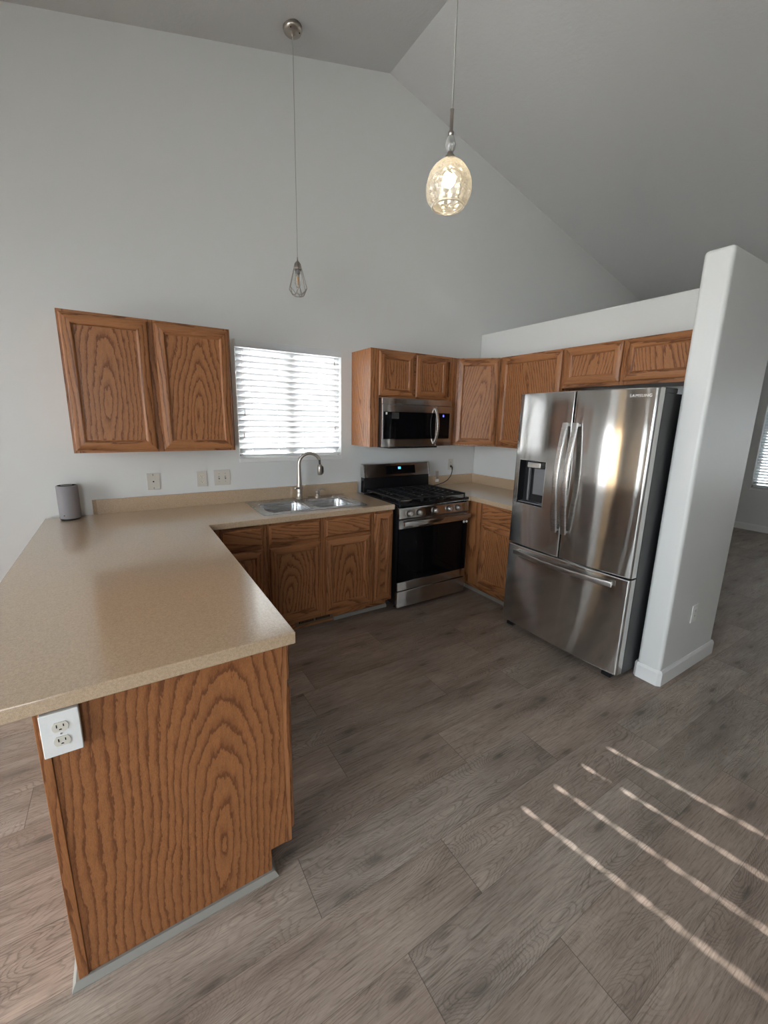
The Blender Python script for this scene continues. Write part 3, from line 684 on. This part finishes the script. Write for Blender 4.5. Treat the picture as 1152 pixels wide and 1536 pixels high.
# ------------------------------------------------------------------ sink
def rrect(x0, x1, y0, y1, r, n=6):
    pts = []
    for cx, cy_, a0 in ((x1-r, y1-r, 0), (x0+r, y1-r, 90), (x0+r, y0+r, 180), (x1-r, y0+r, 270)):
        for k in range(n+1): a = R(a0+90*k/n); pts.append((cx+r*math.cos(a), cy_+r*math.sin(a)))
    return pts
sk = thing('kitchen_sink', 'double-bowl stainless drop-in sink below the window', 'sink', (-.635, -.3, CT))
bm = bmesh.new(); ED = []
B1 = (-.990, -.655, -.505, -.150); B2 = (-.615, -.280, -.505, -.150); zt = CT+.004
for pts in (rrect(-1.040, -.228, -.562, -.040, .025), rrect(*B1, .06), rrect(*B2, .06)):
    vs = [bm.verts.new((x, y, zt)) for x, y in pts]; ED += [bm.edges.new((vs[i], vs[(i+1) % len(vs)])) for i in range(len(vs))]
bmesh.ops.triangle_fill(bm, use_beauty=True, edges=ED, normal=(0, 0, 1)); bm.normal_update()
b = MB(); bm.verts.index_update(); b._add([v.co.copy() for v in bm.verts], [tuple(v.index for v in f.verts) for f in bm.faces]); bm.free()
ro = rrect(-1.040, -.228, -.562, -.040, .025); r2 = rrect(-1.045, -.223, -.567, -.035, .028); n = len(ro)
b._add([(x, y, zt) for x, y in ro]+[(x, y, CT+.001) for x, y in r2], [(i, (i+1) % n, n+(i+1) % n, n+i) for i in range(n)])
b.build('deck', SINKM, sk)
for (x0, x1, y0, y1) in (B1, B2):
    b = MB(); rings = []
    for d, z, r in ((0, zt, .06), (.004, zt-.003, .058), (.008, zt-.02, .056), (.016, zt-.15, .055), (.03, zt-.172, .05), (.06, zt-.182, .04)):
        rings.append([(x, y, z) for x, y in rrect(x0+d, x1-d, y0+d, y1-d, r)])
    k = len(rings[0]); pts = [q for r in rings for q in r]
    b._add(pts, [(i*k+j, i*k+(j+1) % k, (i+1)*k+(j+1) % k, (i+1)*k+j) for i in range(len(rings)-1) for j in range(k)], None, None, True)
    b._add(rings[-1], [tuple(range(k))])
    bw = b.build('bowl', SINKM, sk, merge=True)
    MB().lathe([(.044, .0015), (.040, .004), (.030, .002), (.026, -.004), (.001, -.005)], ((x0+x1)/2, (y0+y1)/2+.02, zt-.182), seg=24, cap=False).build('drain', CHROME, bw)
# faucet
FX, FY, FZ = -.610, -.092, zt
f = thing('kitchen_faucet', 'tall brushed nickel pull-down faucet at the back of sink', 'faucet', (FX, FY, FZ))
MB().lathe([(.030, 0), (.030, .004), (.0235, .010), (.0225, .05), (.0235, .078), (.021, .083)], (FX, FY, FZ), seg=28).build('base', NICKEL, f)
MB().lathe([(.021, .083), (.0265, .086), (.0265, .094), (.022, .100)], (FX, FY, FZ), seg=28).build('collar', NICKEL, f)
h = MB(); h.tube([(FX+.02, FY-.012, FZ+.092), (FX-.02, FY-.03, FZ+.092), (FX-.05, FY-.04, FZ+.095)], .01, 12, flat=(.010, .005, (.3, 1, 0))); h.build('lever', NICKEL, f)
ud = Vector((.97, -.24, 0)); path = [Vector((FX, FY, FZ+.10)), Vector((FX, FY, FZ+.17)), Vector((FX, FY, FZ+.225)), Vector((FX, FY, FZ+.28))]
for k in range(1, 15):
    a = math.pi*(1-k/15*.93); path.append(Vector((FX, FY, FZ+.285)) + ud*(.088+.088*math.cos(a)) + Vector((0, 0, .088*math.sin(a))))
def rfun(t): return .0215-.0065*min(1, t/.12) if t < .12 else .0150-.0015*t
MB().tube(path, .014, 16, rf=rfun).build('spout', NICKEL, f)
e = path[-1]; dn = (path[-1]-path[-2]).normalized(); dn = (dn+Vector((0, 0, -1))).normalized()
MB().tube([e, e+Vector((.002, 0, -.045))], .0085, 12).build('hose', BLACK, f)
hp = e+Vector((.003, -.001, -.040)); hd = MB().lathe([(.012, 0), (.0185, -.004), (.0195, -.03), (.0205, -.082), (.018, -.086)], hp, seg=24).build('spray_head', NICKEL, f)
MB().tube([hp+Vector((.0195, -.004, -.015)), hp+Vector((.024, -.005, -.03)), hp+Vector((.025, -.005, -.06)), hp+Vector((.0205, -.004, -.078))], .006, 8).build('spray_button', BLACK, hd)
sx_, sy_ = -.452, -.098
s = thing('soap_dispenser', 'small brushed nickel soap pump right of the faucet', 'soap dispenser', (sx_, sy_, zt))
MB().lathe([(.024, 0), (.024, .004), (.018, .010), (.013, .022), (.0125, .030), (.020, .044), (.020, .050), (.012, .054)], (sx_, sy_, zt), seg=24).build('body', NICKEL, s)
MB().tube([Vector((sx_, sy_, zt+.05)) + Vector((a, -.2*a, z)) for a, z in ((0, 0), (.01, .012), (.028, .020), (.050, .017), (.066, .002))], .0065, 10, rf=lambda t: .008-.003*t).build('spout', NICKEL, s)

# ------------------------------------------------------------------ gas range
g = thing('gas_range', 'stainless gas range with black glass oven door and five knobs', 'stove', (.378, -.34, 0))
MB().box(.003, .753, -.635, -.035, .045, .895).build('body', BLACK, g)
for x in (.05, .70):
    for y in (-.58, -.1): MB().lathe([(.018, 0), (.018, .008), (.011, .010), (.011, .0445)], (x, y, 0), seg=14).build('foot', BLACK, g)
MB().box(.001, .755, -.663, -.09, .8955, .917).build('cooktop', ENAMEL, g, bev=.005)
MB().prism([(-.6355, .796), (-.668, .796), (-.663, .874), (-.6355, .8948)], .004, .752, lambda y, z, x: (x, y, z)).build('control_panel', STEEL, g, bev=.002)
for kx in (.102, .200, .368, .520, .618):
    kb = MB().lathe([(.024, 0), (.0245, -.005), (.0235, -.007)], (kx, -.6655, .837), axis='y', seg=24).build('knob', BLACK, g)
    MB().lathe([(.0205, -.0072), (.0205, -.018), (.0185, -.030), (.016, -.033)], (kx, -.6655, .837), axis='y', seg=24).box(kx-.0045, kx+.0045, -.7035, -.698, .821, .853).build('knob_cap', STEELP, kb)
od = MB().box(.003, .753, -.650, -.636, .178, .784).build('oven_door', BLACK, g)
MB().box(.003, .753, -.666, -.6505, .712, .784).build('door_rail', STEEL, od, bev=.002)
MB().box(.003, .753, -.666, -.6505, .179, .252).build('door_rail', STEEL, od, bev=.002)
MB().box(.004, .752, -.664, -.6505, .253, .711).build('door_glass', BLACKG, od)
hb = [(.02+.716*t, -.722+.004*abs(2*t-1)**2, .762) for t in [i/12 for i in range(13)]]
hh = MB().tube(hb, .012, 14, flat=(.016, .010, (0, 0, 1))); hh.box(.035, .06, -.716, -.666, .752, .772); hh.box(.696, .721, -.716, -.666, .752, .772); hh.build('door_handle', STEEL, od)
for x in (.706, .738): MB().lathe([(.0105, 0), (.011, -.004), (.008, -.008), (.001, -.009)], (x, -.6645, .697), axis='y', seg=16).build('bumper', WHITEP, od)
MB().box(.003, .753, -.666, -.636, .028, .168).build('storage_drawer', STEEL, g, bev=.003)
# backguard
MB().prism([(-.030, .9175), (-.088, .9175), (-.078, 1.055), (-.030, 1.055)], .006, .750, lambda y, z, x: (x, y, z)).build('backguard', ENAMEL, g, bev=.004)
MB().prism([(-.030, 1.0555), (-.094, 1.0555), (-.070, 1.172), (-.062, 1.1765), (-.030, 1.1765)], .018, .738, lambda y, z, x: (x, y, z)).build('backguard_panel', STEEL, g, bev=.002)
for xx in (.004, .7385): MB().prism([(-.030, 1.0555), (-.096, 1.0555), (-.100, 1.062), (-.072, 1.175), (-.062, 1.1785), (-.030, 1.1785)], xx, xx+.0135, lambda y, z, x: (x, y, z)).build('end_cap', STEELP if xx < .1 else STEELP, g, bev=.002)
nb = Vector((0, -.1165, -.024)).normalized(); nb = Vector((0, -math.cos(R(11.7)), math.sin(R(11.7))))
DT = frame((.240, -.0907, 1.0755), (1, 0, 0), (0, math.sin(R(11.7)), math.cos(R(11.7))), nb)
def plate(b, Tf, u0, u1, v0, v1, n0, n1):
    p = [Tf(u0, v0, n0), Tf(u1, v0, n0), Tf(u1, v1, n0), Tf(u0, v1, n0), Tf(u0, v0, n1), Tf(u1, v0, n1), Tf(u1, v1, n1), Tf(u0, v1, n1)]
    b._add(p, [(3, 2, 1, 0), (4, 5, 6, 7), (0, 1, 5, 4), (1, 2, 6, 5), (2, 3, 7, 6), (3, 0, 4, 7)]); return b
dp = plate(MB(), DT, 0, .335, 0, .078, .0005, .003).build('display', BLACKG, g)
b = MB()
for u in (.138, .154): plate(b, DT, u, u+.012, .045, .066, .0032, .0042)
b.build('clock_digits', BLUE, dp)
# burners and grates
for bx_, by_, br in ((.16, -.50, .050), (.16, -.22, .040), (.378, -.36, .055), (.60, -.50, .055), (.60, -.22, .038)):
    u = MB().lathe([(br+.02, .9172), (br+.018, .921), (br, .923), (br-.004, .932)], (bx_, by_, 0), seg=26).build('burner', STEELP, g)
    MB().lathe([(br-.006, .9322), (br-.006, .938), (br-.012, .941)], (bx_, by_, 0), seg=26).build('burner_cap', IRON, u)
for gx0, gx1 in ((.022, .252), (.258, .498), (.504, .734)):
    b = MB(); z0, z1 = .940, .953; w = .010; y0, y1 = -.632, -.112
    b.box(gx0, gx1, y0, y0+w, z0, z1); b.box(gx0, gx1, y1-w, y1, z0, z1); b.box(gx0, gx0+w, y0+w, y1-w, z0, z1); b.box(gx1-w, gx1, y0+w, y1-w, z0, z1)
    m_ = (gx0+gx1)/2; b.box(m_-w/2, m_+w/2, y0+w, y1-w, z0+.001, z1+.001)
    for k in range(1, 8): y = y0+(y1-y0)*k/8; b.box(gx0+w, gx0+.085, y-.004, y+.004, z0+.001, z1+.001); b.box(gx1-.085, gx1-w, y-.004, y+.004, z0+.001, z1+.001)
    for x in (gx0, gx1-w):
        for y in (y0, (y0+y1)/2-w/2, y1-w): b.box(x, x+w, y, y+w, .9175, z0)
    b.build('grate', IRON, g, bev=.002, seg=1)

# ------------------------------------------------------------------ microwave
m = thing('microwave_oven', 'stainless over-range microwave with black window and curved handle', 'microwave', (.378, -.19, 1.345))
MB().box(.004, .750, -.352, -.003, 1.352, 1.751).build('body', BLACK, m)
MB().box(.004, .750, -.376, -.3525, 1.702, 1.751).build('vent_strip', STEEL, m, bev=.002)
dr = MB().box(.004, .568, -.380, -.3525, 1.352, 1.699).build('door', STEEL, m, bev=.002)
MB().box(.018, .560, -.3835, -.3805, 1.417, 1.640).build('door_window', BLACKG, dr)
b = MB().box(.034, .050, -.3845, -.3838, 1.617, 1.636); b.build('sticker', WHITEP, dr)
MB().box(.095, .165, -.3845, -.3838, 1.585, 1.636).build('sticker', simple('grey film label', (.03, .03, .03), .4), dr)
cp = MB().box(.570, .750, -.380, -.3525, 1.352, 1.699).build('control_panel', STEEL, m, bev=.002)
kp = MB().box(.580, .722, -.3835, -.3805, 1.417, 1.640).build('keypad', BLACKG, cp)
MB().box(.640, .656, -.3845, -.3838, 1.607, 1.626).build('clock_digits', BLUED, kp)
hp_ = [(.553, -.381-.050*math.sin(math.pi*t)**.7, 1.375+.305*t) for t in [i/14 for i in range(15)]]
MB().tube(hp_, .01, 14, flat=(.011, .007, (1, 0, 0))).build('handle', STEELP, dr)
MB().box(.10, .62, -.345, -.06, 1.335, 1.3515).build('underside_filter', BLACK, m)

# ------------------------------------------------------------------ refrigerator
RY0, RY1, RXF, RXB = -2.149, -1.235, .637, .700
f = thing('refrigerator', 'stainless french-door refrigerator with ice dispenser and bottom freezer drawer', 'refrigerator', (1.05, -1.69, 0))
MB().box(.712, 1.405, RY0+.003, RY1-.003, .035, 1.748).build('body', DARKG, f, bev=.003)
for y in (RY0+.07, RY1-.07):
    MB().lathe([(.026, 0), (.026, .012), (.018, .016), (.018, .0345)], (.76, y, 0), seg=16).build('foot', BLACK, f)
    MB().box(.652, .735, y-.03, y+.03, .006, .030).build('leveling_foot', BLACK, f, bev=.004)
    MB().lathe([(.026, 0), (.026, .012), (.018, .016), (.018, .0345)], (1.30, y, 0), seg=16).build('foot', BLACK, f)
YC, HW, SAG = (RY0+RY1)/2, (RY1-RY0)/2, .022
def fx(y): return RXF-SAG*(1-((y-YC)/HW)**2)
def cross(ya, yb, ra, rb, n=18):
    """outline of a door in plan from the back corner round the crowned front; ra, rb are the corner radii"""
    pts = [(RXB, ya)]
    for k in range(7): a = R(90*k/6); pts.append((fx(ya)+ra*(1-math.sin(a)), ya+ra*(1-math.cos(a))))
    for k in range(1, n): y = ya+ra+(yb-rb-ya-ra)*k/n; pts.append((fx(y), y))
    for k in range(7): a = R(90*k/6); pts.append((fx(yb)+rb*(1-math.cos(a)), yb-rb*(1-math.sin(a))))
    pts.append((RXB, yb)); return pts
def leaf(name, ya, yb, ra, rb, z0, z1, hole=None):
    P = cross(ya, yb, ra, rb)
    if hole:
        for hy in hole[:2]:
            i = min(range(9, len(P)-9), key=lambda j: abs(P[j][1]-hy)); P[i] = (fx(hy), hy)
    Zs = [z0, z0+.003, z0+.006] + ([hole[2], hole[3]] if hole else []) + [z1-.006, z1-.003, z1]
    b = MB(); n = len(P); pts = []
    for z in Zs:
        ins = .004*(1-math.sqrt(max(0, 1-(1-min(1, min(z-z0, z1-z)/.006))**2)))
        pts += [(x+(ins if x < RXB-.001 else 0), y, z) for x, y in P]
    fs = []
    for j in range(len(Zs)-1):
        for i in range(n):
            k = (i+1) % n
            if hole and abs(Zs[j]-hole[2]) < 1e-6 and hole[0]-1e-6 <= min(P[i][1], P[k][1]) and max(P[i][1], P[k][1]) <= hole[1]+1e-6 and P[i][0] < RXB-.01: continue
            fs.append((j*n+i, j*n+k, (j+1)*n+k, (j+1)*n+i))
    fs += [tuple(range(n))[::-1], tuple(range((len(Zs)-1)*n, len(Zs)*n))]
    b._add(pts, fs, None, None, True)
    return b.build(name, STEEL, f, smooth_angle=40)
GAPZ = .678; GY = -1.680; DH = (-1.512, -1.285, .997, 1.311)
dl = leaf('door', GY+.004, RY1, .006, .014, GAPZ+.006, 1.773, DH); dr = leaf('door', RY0, GY-.004, .014, .006, GAPZ+.006, 1.773)
dz = leaf('freezer_drawer', RY0, RY1, .014, .014, .048, GAPZ-.006)
MB().box(.7005, .7115, RY0+.012, RY1-.012, .06, 1.735).build('door_gasket', BLACK, f)
# handles
for y, d in ((-1.645, dl), (-1.715, dr)):
    hd = MB().tube([(.592-.040*math.sin(math.pi*t), y, .858+.72*t) for t in [i/20 for i in range(21)]], .01, 16, flat=(.0175, .0075, (0, 1, 0)))
    for z in (.866, 1.558): hd.box(.590, .622, y-.014, y+.014, z, z+.014)
    hd.build('handle', STEELP, d)
hd = MB().tube([(.602-.020*(1-(2*t-1)**2)-.022*math.sin(math.pi*t), YC+.370*(2*t-1), .628) for t in [i/22 for i in range(23)]], .01, 16, flat=(.0165, .0075, (0, 0, 1)))
for y in (YC-.362, YC+.344): hd.box(.598, .634, y, y+.018, .616, .640)
hd.build('handle', STEELP, dz)
# dispenser recess
y0, y1, z0, z1 = DH; xb = .694; q = []
b = MB(); xa = fx(-1.40)+.003
ring = [(fx(y0)+.0005, y0, z0), (fx(y1)+.0005, y1, z0), (fx(y1)+.0005, y1, z1), (fx(y0)+.0005, y0, z1)]; back = [(xb, y0+.004, z0+.006), (xb, y1-.004, z0+.006), (xb, y1-.004, z1-.006), (xb, y0+.004, z1-.006)]
b._add(ring+back, [(0, 1, 5, 4), (1, 2, 6, 5), (2, 3, 7, 6), (3, 0, 4, 7), (4, 5, 6, 7)])
ds = b.build('dispenser_recess', BLACK, dl)
MB().box(.640, .688, -1.455, -1.345, z1-.050, z1-.012).build('chute', STEELP, ds, bev=.004)
MB().box(.676, .690, -1.475, -1.380, z0+.07, z1-.055).build('paddle', GREYP, ds, bev=.004)
MB().box(.670, .690, -1.350, -1.336, z0+.02, z1-.055).build('guide_rail', GREYP, ds, bev=.003)
MB().box(.632, .692, y0+.010, y1-.010, z0+.008, z0+.014).build('drip_tray', GREYP, ds)
bt = MB(); e_ = .004
for (a, b_, c0, c1) in ((y0-e_, y1+e_, z1, z1+e_), (y0-e_, y1+e_, z0-e_, z0), (y0-e_, y0, z0, z1), (y1, y1+e_, z0, z1)): bt._add([(fx(y)-.0012*s_, y, z) for s_ in (0, 1) for z in (c0, c1) for y in (a, b_)], [(0, 1, 3, 2), (4, 6, 7, 5), (0, 4, 5, 1), (2, 3, 7, 6), (0, 2, 6, 4), (1, 5, 7, 3)])
bt.build('bezel', STEELP, ds)
# hinge covers
for y0_, y1_ in ((RY0+.006, RY0+.075), (RY1-.075, RY1-.006)): MB().box(.715, .86, y0_, y1_, 1.7485, 1.778).build('hinge_cover', DARKG, f, bev=.006)
# lettering on the right-hand door
def lettering(txt, parent, T3, size, m, name='lettering', depth=.0004):
    cu = bpy.data.curves.new('t', 'FONT'); cu.body = txt; cu.size = size; cu.extrude = depth; cu.space_character = 1.18
    to = bpy.data.objects.new('t', cu); COL.objects.link(to); bpy.context.view_layer.update()
    me = bpy.data.meshes.new_from_object(to.evaluated_get(bpy.context.evaluated_depsgraph_get())); bpy.data.objects.remove(to)
    off = OFF[parent.name]
    for v in me.vertices: v.co = Vector(T3(v.co.x, v.co.y, v.co.z)) - off
    me.materials.clear(); me.materials.append(m); me.name = name
    o = bpy.data.objects.new(name, me); COL.objects.link(o); o.parent = parent; return o
lettering('SAMSUNG', dr, lambda a, z, d: (fx(-2.004-a)-.0008-d, -2.004-a, 1.725+z), .0225, LETTER)

# ------------------------------------------------------------------ pendant lamps
PG = 'hanging pendant lamps'
px, py = -.640, -.235; pz = ceil_z(px)
p = thing('pendant_lamp', 'small geometric wire cage pendant hanging before the window wall', 'pendant lamp', (px, py, pz), PG)
can = MB().lathe([(.060, .010), (.060, -.006), (.054, -.020), (.030, -.028), (.012, -.032), (.006, -.045)], (px, py, pz-.012), seg=36).build('canopy', NICKEL, p)
for a in (-2.2, -.6): MB().sphere((px+.045*math.cos(a), py+.045*math.sin(a), pz-.037), .004, seg=10, rings=6).build('screw', BLACK, can)
zt_ = 2.665
MB().tube([(px, py, pz-.05), (px, py, zt_)], .0022, 8).build('cord', PCORD, p)
MB().lathe([(.0045, .024), (.0055, .0), (.012, -.004), (.024, -.022), (.028, -.045), (.027, -.058)], (px, py, zt_), seg=28).build('socket_cap', NICKEL, p)
b = MB(); cage_t, cage_m, cage_b = zt_-.050, zt_-.182, zt_-.225
def rp(r, z, k, o=0): a = 2*math.pi*(k+o)/6+.3; return Vector((px+r*math.cos(a), py+r*math.sin(a), z))
for k in range(6):
    tp, md, m2, bo, b2 = rp(.030, cage_t, k), rp(.067, cage_m, k), rp(.067, cage_m, k+1), rp(.040, cage_b, k, .5), rp(.040, cage_b, k+1, .5)
    for u, v in ((tp, md), (tp, rp(.030, cage_t, k+1)), (md, bo), (m2, bo), (bo, b2)): b.tube([u, v], .0027, 6)
b.build('cage', NICKEL, p)
MB().lathe([(.015, -.060), (.017, -.066), (.017, -.082), (.013, -.086)], (px, py, zt_), seg=20).build('lamp_holder', GREYP, p)
bl = MB().lathe([(.012, -.0865), (.014, -.095), (.021, -.115), (.021, -.150), (.014, -.172), (.001, -.178)], (px, py, zt_), seg=20, cap=False).build('bulb', CLEARG, p)
MB().tube([(px, py, zt_-.10), (px+.002, py, zt_-.158)], .0045, 8).build('filament', AMBER, bl)

px, py = -.832, -2.10; pz = ceil_z(px)
p = thing('pendant_lamp', 'lit dimpled glass globe pendant on a long cord', 'pendant lamp', (px, py, pz), PG)
MB().lathe([(.060, .016), (.060, -.006), (.054, -.020), (.012, -.032), (.006, -.045)], (px, py, pz-.014), seg=36).build('canopy', NICKEL, p)
zt_ = 2.418
MB().tube([(px, py, pz-.05), (px, py, zt_+.120)], .0030, 8).build('cord', PCORD, p)
MB().lathe([(.0035, .124), (.0065, .122), (.0055, .118), (.0055, .062), (.009, .060), (.008, .053), (.006, .050)], (px, py, zt_), seg=20).build('rod', NICKEL, p)
MB().lathe([(.006, .050), (.011, .046), (.0175, .026), (.014, .012), (.008, .006)], (px, py, zt_), seg=10).build('crystal', CRYST, p)
MB().lathe([(.008, .006), (.010, .002), (.0075, -.002), (.013, -.004), (.0175, -.009), (.0185, -.016), (.0185, -.022)], (px, py, zt_), seg=28).build('socket_cap', NICKEL, p)
prof = [(r*.75, (z+.030)*.75-.016) for r, z in [(.022, -.030), (.040, -.037), (.066, -.056), (.088, -.086), (.099, -.120), (.1005, -.150), (.093, -.180), (.080, -.200), (.068, -.211)]]
b = MB(); seg = 72; pts = []; rows = []
for i in range(len(prof)*5-4):
    j, t = divmod(i, 5); t /= 5; a0 = prof[j]; a1 = prof[min(j+1, len(prof)-1)]; rows.append((a0[0]+(a1[0]-a0[0])*t, a0[1]+(a1[1]-a0[1])*t))
for _ in range(2): rows = [rows[0]]+[((rows[i-1][0]+2*rows[i][0]+rows[i+1][0])/4, (rows[i-1][1]+2*rows[i][1]+rows[i+1][1])/4) for i in range(1, len(rows)-1)]+[rows[-1]]
for i, (r, z) in enumerate(rows):
    for k in range(seg):
        a = 2*math.pi*k/seg; dim = .0050*max(0, math.sin(i*.85)*math.cos(12*a+(math.pi if int(i*.85/math.pi) % 2 else 0)))
        rr = r-dim*min(1, max(0, (r-.036)*50)); pts.append((px+rr*math.cos(a), py+rr*math.sin(a), zt_+z))
n = len(rows); b._add(pts, [(i*seg+k, i*seg+(k+1) % seg, (i+1)*seg+(k+1) % seg, (i+1)*seg+k) for i in range(n-1) for k in range(seg)], None, None, True)
sh = b.build('glass_shade', SHADEG, p); so = sh.modifiers.new('s', 'SOLIDIFY'); so.thickness = .002
MB().lathe([(rows[-1][0]+.0022, rows[-1][1]+.004), (rows[-1][0]+.003, rows[-1][1]), (rows[-1][0], rows[-1][1]-.003), (rows[-1][0]-.003, rows[-1][1]), (rows[-1][0]-.0022, rows[-1][1]+.004)], (px, py, zt_), seg=64, cap=False).build('rim', RIMG, sh)
MB().lathe([(.010, -.022), (.011, -.030), (.011, -.048)], (px, py, zt_), seg=18).build('lamp_holder', WHITEP, p)
MB().sphere((px, py, zt_-.072), .021, 1, 1, 1.1).build('bulb', BULB, p)

# ------------------------------------------------------------------ wall plates
GO = 'wall plates and outlets'
def wallplate(kind, label, cat, o, u, n, w=.072, h=.116, face=WHITEP, ins=IVORY, thick=.006, name=None):
    T0 = frame(o, u, (0, 0, 1), n); t = thing(name or 'wall_outlet', label, cat, o, GO)
    plate(MB(), T0, -w/2, w/2, -h/2, h/2, .0003, thick).build('cover_plate', face, t, bev=.0022)
    if kind == 'outlet':
        for v in (.0195, -.0195):
            pts = []
            for k in range(28):
                a = 2*math.pi*k/28; pts.append((.0165*math.cos(a), v+max(-.0125, min(.0125, .0165*math.sin(a)))))
            r = MB().prism(pts, thick+.0002, thick+.0022, lambda a, b_, c_: T0(a, b_, c_)).build('receptacle', ins, t)
            sl = MB(); plate(sl, T0, -.0078, -.0056, v-.001, v+.0075, thick+.0023, thick+.0027); plate(sl, T0, .0056, .0078, v, v+.0068, thick+.0023, thick+.0027)
            sl.prism([(.0032*math.cos(R(a)), v-.0078+.003*math.sin(R(a))) for a in range(0, 181, 20)], thick+.0023, thick+.0027, lambda a, b_, c_: T0(a, b_, c_)); sl.build('slots', SLOT, r)
        plate(MB(), T0, -.002, .002, -.002, .002, thick+.0002, thick+.001).build('screw', NICKEL, t)
    if kind == 'switch':
        for a in (-.023, .023):
            s_ = plate(MB(), T0, a-.005, a+.005, -.012, .012, thick+.0002, thick+.001).build('switch_bezel', GREYP, t)
            MB()._add([T0(a-.0035, -.003, thick+.001), T0(a+.0035, -.003, thick+.001), T0(a+.0035, .009, thick+.001), T0(a-.0035, .009, thick+.001), T0(a-.003, .004, thick+.011), T0(a+.003, .004, thick+.011), T0(a+.003, .010, thick+.010), T0(a-.003, .010, thick+.010)], [(0, 1, 5, 4), (1, 2, 6, 5), (2, 3, 7, 6), (3, 0, 4, 7), (4, 5, 6, 7)]).build('toggle', ins, s_)
            for v in (.030, -.030): plate(MB(), T0, a-.002, a+.002, v-.002, v+.002, thick+.0002, thick+.001).build('screw', GREYP, t)
    if kind == 'phone':
        r = plate(MB(), T0, -.010, .010, -.007, .010, thick+.0002, thick+.002).build('jack', ins, t); plate(MB(), T0, -.005, .005, -.005, .004, thick+.0021, thick+.0026).build('jack_opening', SLOT, r)
        for v in (.047, -.047): plate(MB(), T0, -.0025, .0025, v-.006, v+.006, thick+.0002, thick+.001).build('screw_slot', GREYP, t)
    if kind == 'rocker':
        for v in (.017, -.017): r = plate(MB(), T0, -.0165, .0165, v-.0165, v+.0165, thick+.0002, thick+.0018).build('receptacle', face, t); sl = plate(MB(), T0, -.0075, -.0055, v-.002, v+.007, thick+.0019, thick+.0022); plate(sl, T0, .0055, .0075, v-.002, v+.007, thick+.0019, thick+.0022); sl.build('slots', SLOT, r)
    return t
LITE = simple('almond plastic', (.60, .57, .51), .4)
wallplate('phone', 'almond telephone jack plate nearest the grey speaker', 'wall plate', (-1.656, -.0005, 1.117), (1, 0, 0), (0, -1, 0), .080, .117, LITE, LITE, name='phone_jack')
wallplate('outlet', 'duplex outlet beside the double light switch under wall cabinet', 'outlet', (-1.338, -.0005, 1.117), (1, 0, 0), (0, -1, 0), .071, .116, LITE, IVORY)
wallplate('switch', 'double toggle light switch plate left of the sink window', 'light switch', (-1.194, -.0005, 1.119), (1, 0, 0), (0, -1, 0), .116, .117, LITE, LITE, name='light_switch')
wallplate('outlet', 'outlet right of the range with black plug in it', 'outlet', (1.098, -.0005, 1.128), (1, 0, 0), (0, -1, 0), .071, .116, LITE, LITE)
wallplate('rocker', 'low white outlet on the wing wall right of refrigerator', 'outlet', (1.176, WY0-.0005, .404), (1, 0, 0), (0, -1, 0), .075, .118, WHITEP, WHITEP)
wallplate('outlet', 'large white outlet on the peninsula end panel under the counter', 'outlet', (-2.010, PY0-.0055, .812), (1, 0, 0), (0, -1, 0), .078, .117, WHITEP, IVORY, thick=.016)
# plug and cord right of the range
pc = thing('power_cord', 'black plug and cord running from outlet down behind the range', 'power cord', (1.098, -.03, 1.1), None)
MB().tube([(1.098, -.0095, 1.108), (1.098, -.020, 1.105), (1.098, -.034, 1.098), (1.098, -.036, 1.075)], .010, 12, rf=lambda t: .012-.006*t).build('plug', BLACK, pc)
MB().tube([(1.098, -.036, 1.076), (1.094, -.038, 1.045), (1.075, -.042, 1.01), (1.03, -.05, .972), (.97, -.055, .948), (.90, -.058, .934), (.83, -.060, .925), (.775, -.062, .922)], .0042, 8).build('cord', BLACK, pc)
br_ = thing('metal_bracket', 'small silver bracket standing at the backsplash beside range cord', 'bracket', (.905, -.03, CT), None)
MB().box(.888, .924, -.026, -.0215, .955, 1.068).build('strap', STEELP, br_, bev=.001); MB().box(.886, .926, -.034, -.0262, .957, .985).build('clip', WHITEP, br_, bev=.002)
# toe-kick vent register
v = thing('vent_register', 'brown metal floor-level vent in the toe kick below sink', 'vent', (-.665, -.54, .06))
MB().box(-.835, -.520, -.5315, -.5278, .018, .097).build('frame', BROWN, v, bev=.001)
b = MB(); b.box(-.805, -.688, -.5325, -.5317, .036, .082); b.box(-.668, -.550, -.5325, -.5317, .036, .082); g_ = b.build('grille_opening', SLOT, v)
b = MB()
for x0 in (-.805, -.668):
    for k in range(1, 11): b.box(x0+k*.0107-.0018, x0+k*.0107+.0018, -.5345, -.5327, .036, .082)
b.build('fins', BROWN, v)
# speaker on the counter
sx_, sy_ = -2.140, -.080
s = thing('smart_speaker', 'grey fabric cylinder speaker with black top on the counter corner', 'speaker', (sx_, sy_, CT))
MB().lathe([(.052, .0005), (.0545, .003), (.0545, .010)], (sx_, sy_, CT), seg=40).build('base', BLACK, s)
MB().lathe([(.0562, .0102), (.0565, .014), (.0565, .212), (.0550, .216), (.049, .217)], (sx_, sy_, CT), seg=48).build('fabric_cover', FABRIC, s)
tp = MB().lathe([(.0488, .2172), (.046, .2176), (.030, .2170), (.001, .2168)], (sx_, sy_, CT), seg=40, cap=False).build('top_panel', SLOT, s)
MB().lathe([(.030, .2178), (.031, .2185), (.026, .2185), (.025, .2178)], (sx_, sy_, CT), seg=36, cap=False).build('touch_ring', GREYP, tp)
aa = math.atan2(CAM.y-sy_, CAM.x-sx_)-.6
MB().sphere((sx_+.0566*math.cos(aa), sy_+.0566*math.sin(aa), CT+.032), .0045, seg=12, rings=8).build('badge', GREYP, s)
MB().tube([(sx_-.03, sy_+.052, CT+.02), (sx_-.06, sy_+.055, CT+.022), (sx_-.10, sy_+.058, CT+.012), (sx_-.130, sy_+.06, CT+.003)], .0016, 6).build('cord', WHITEP, s)
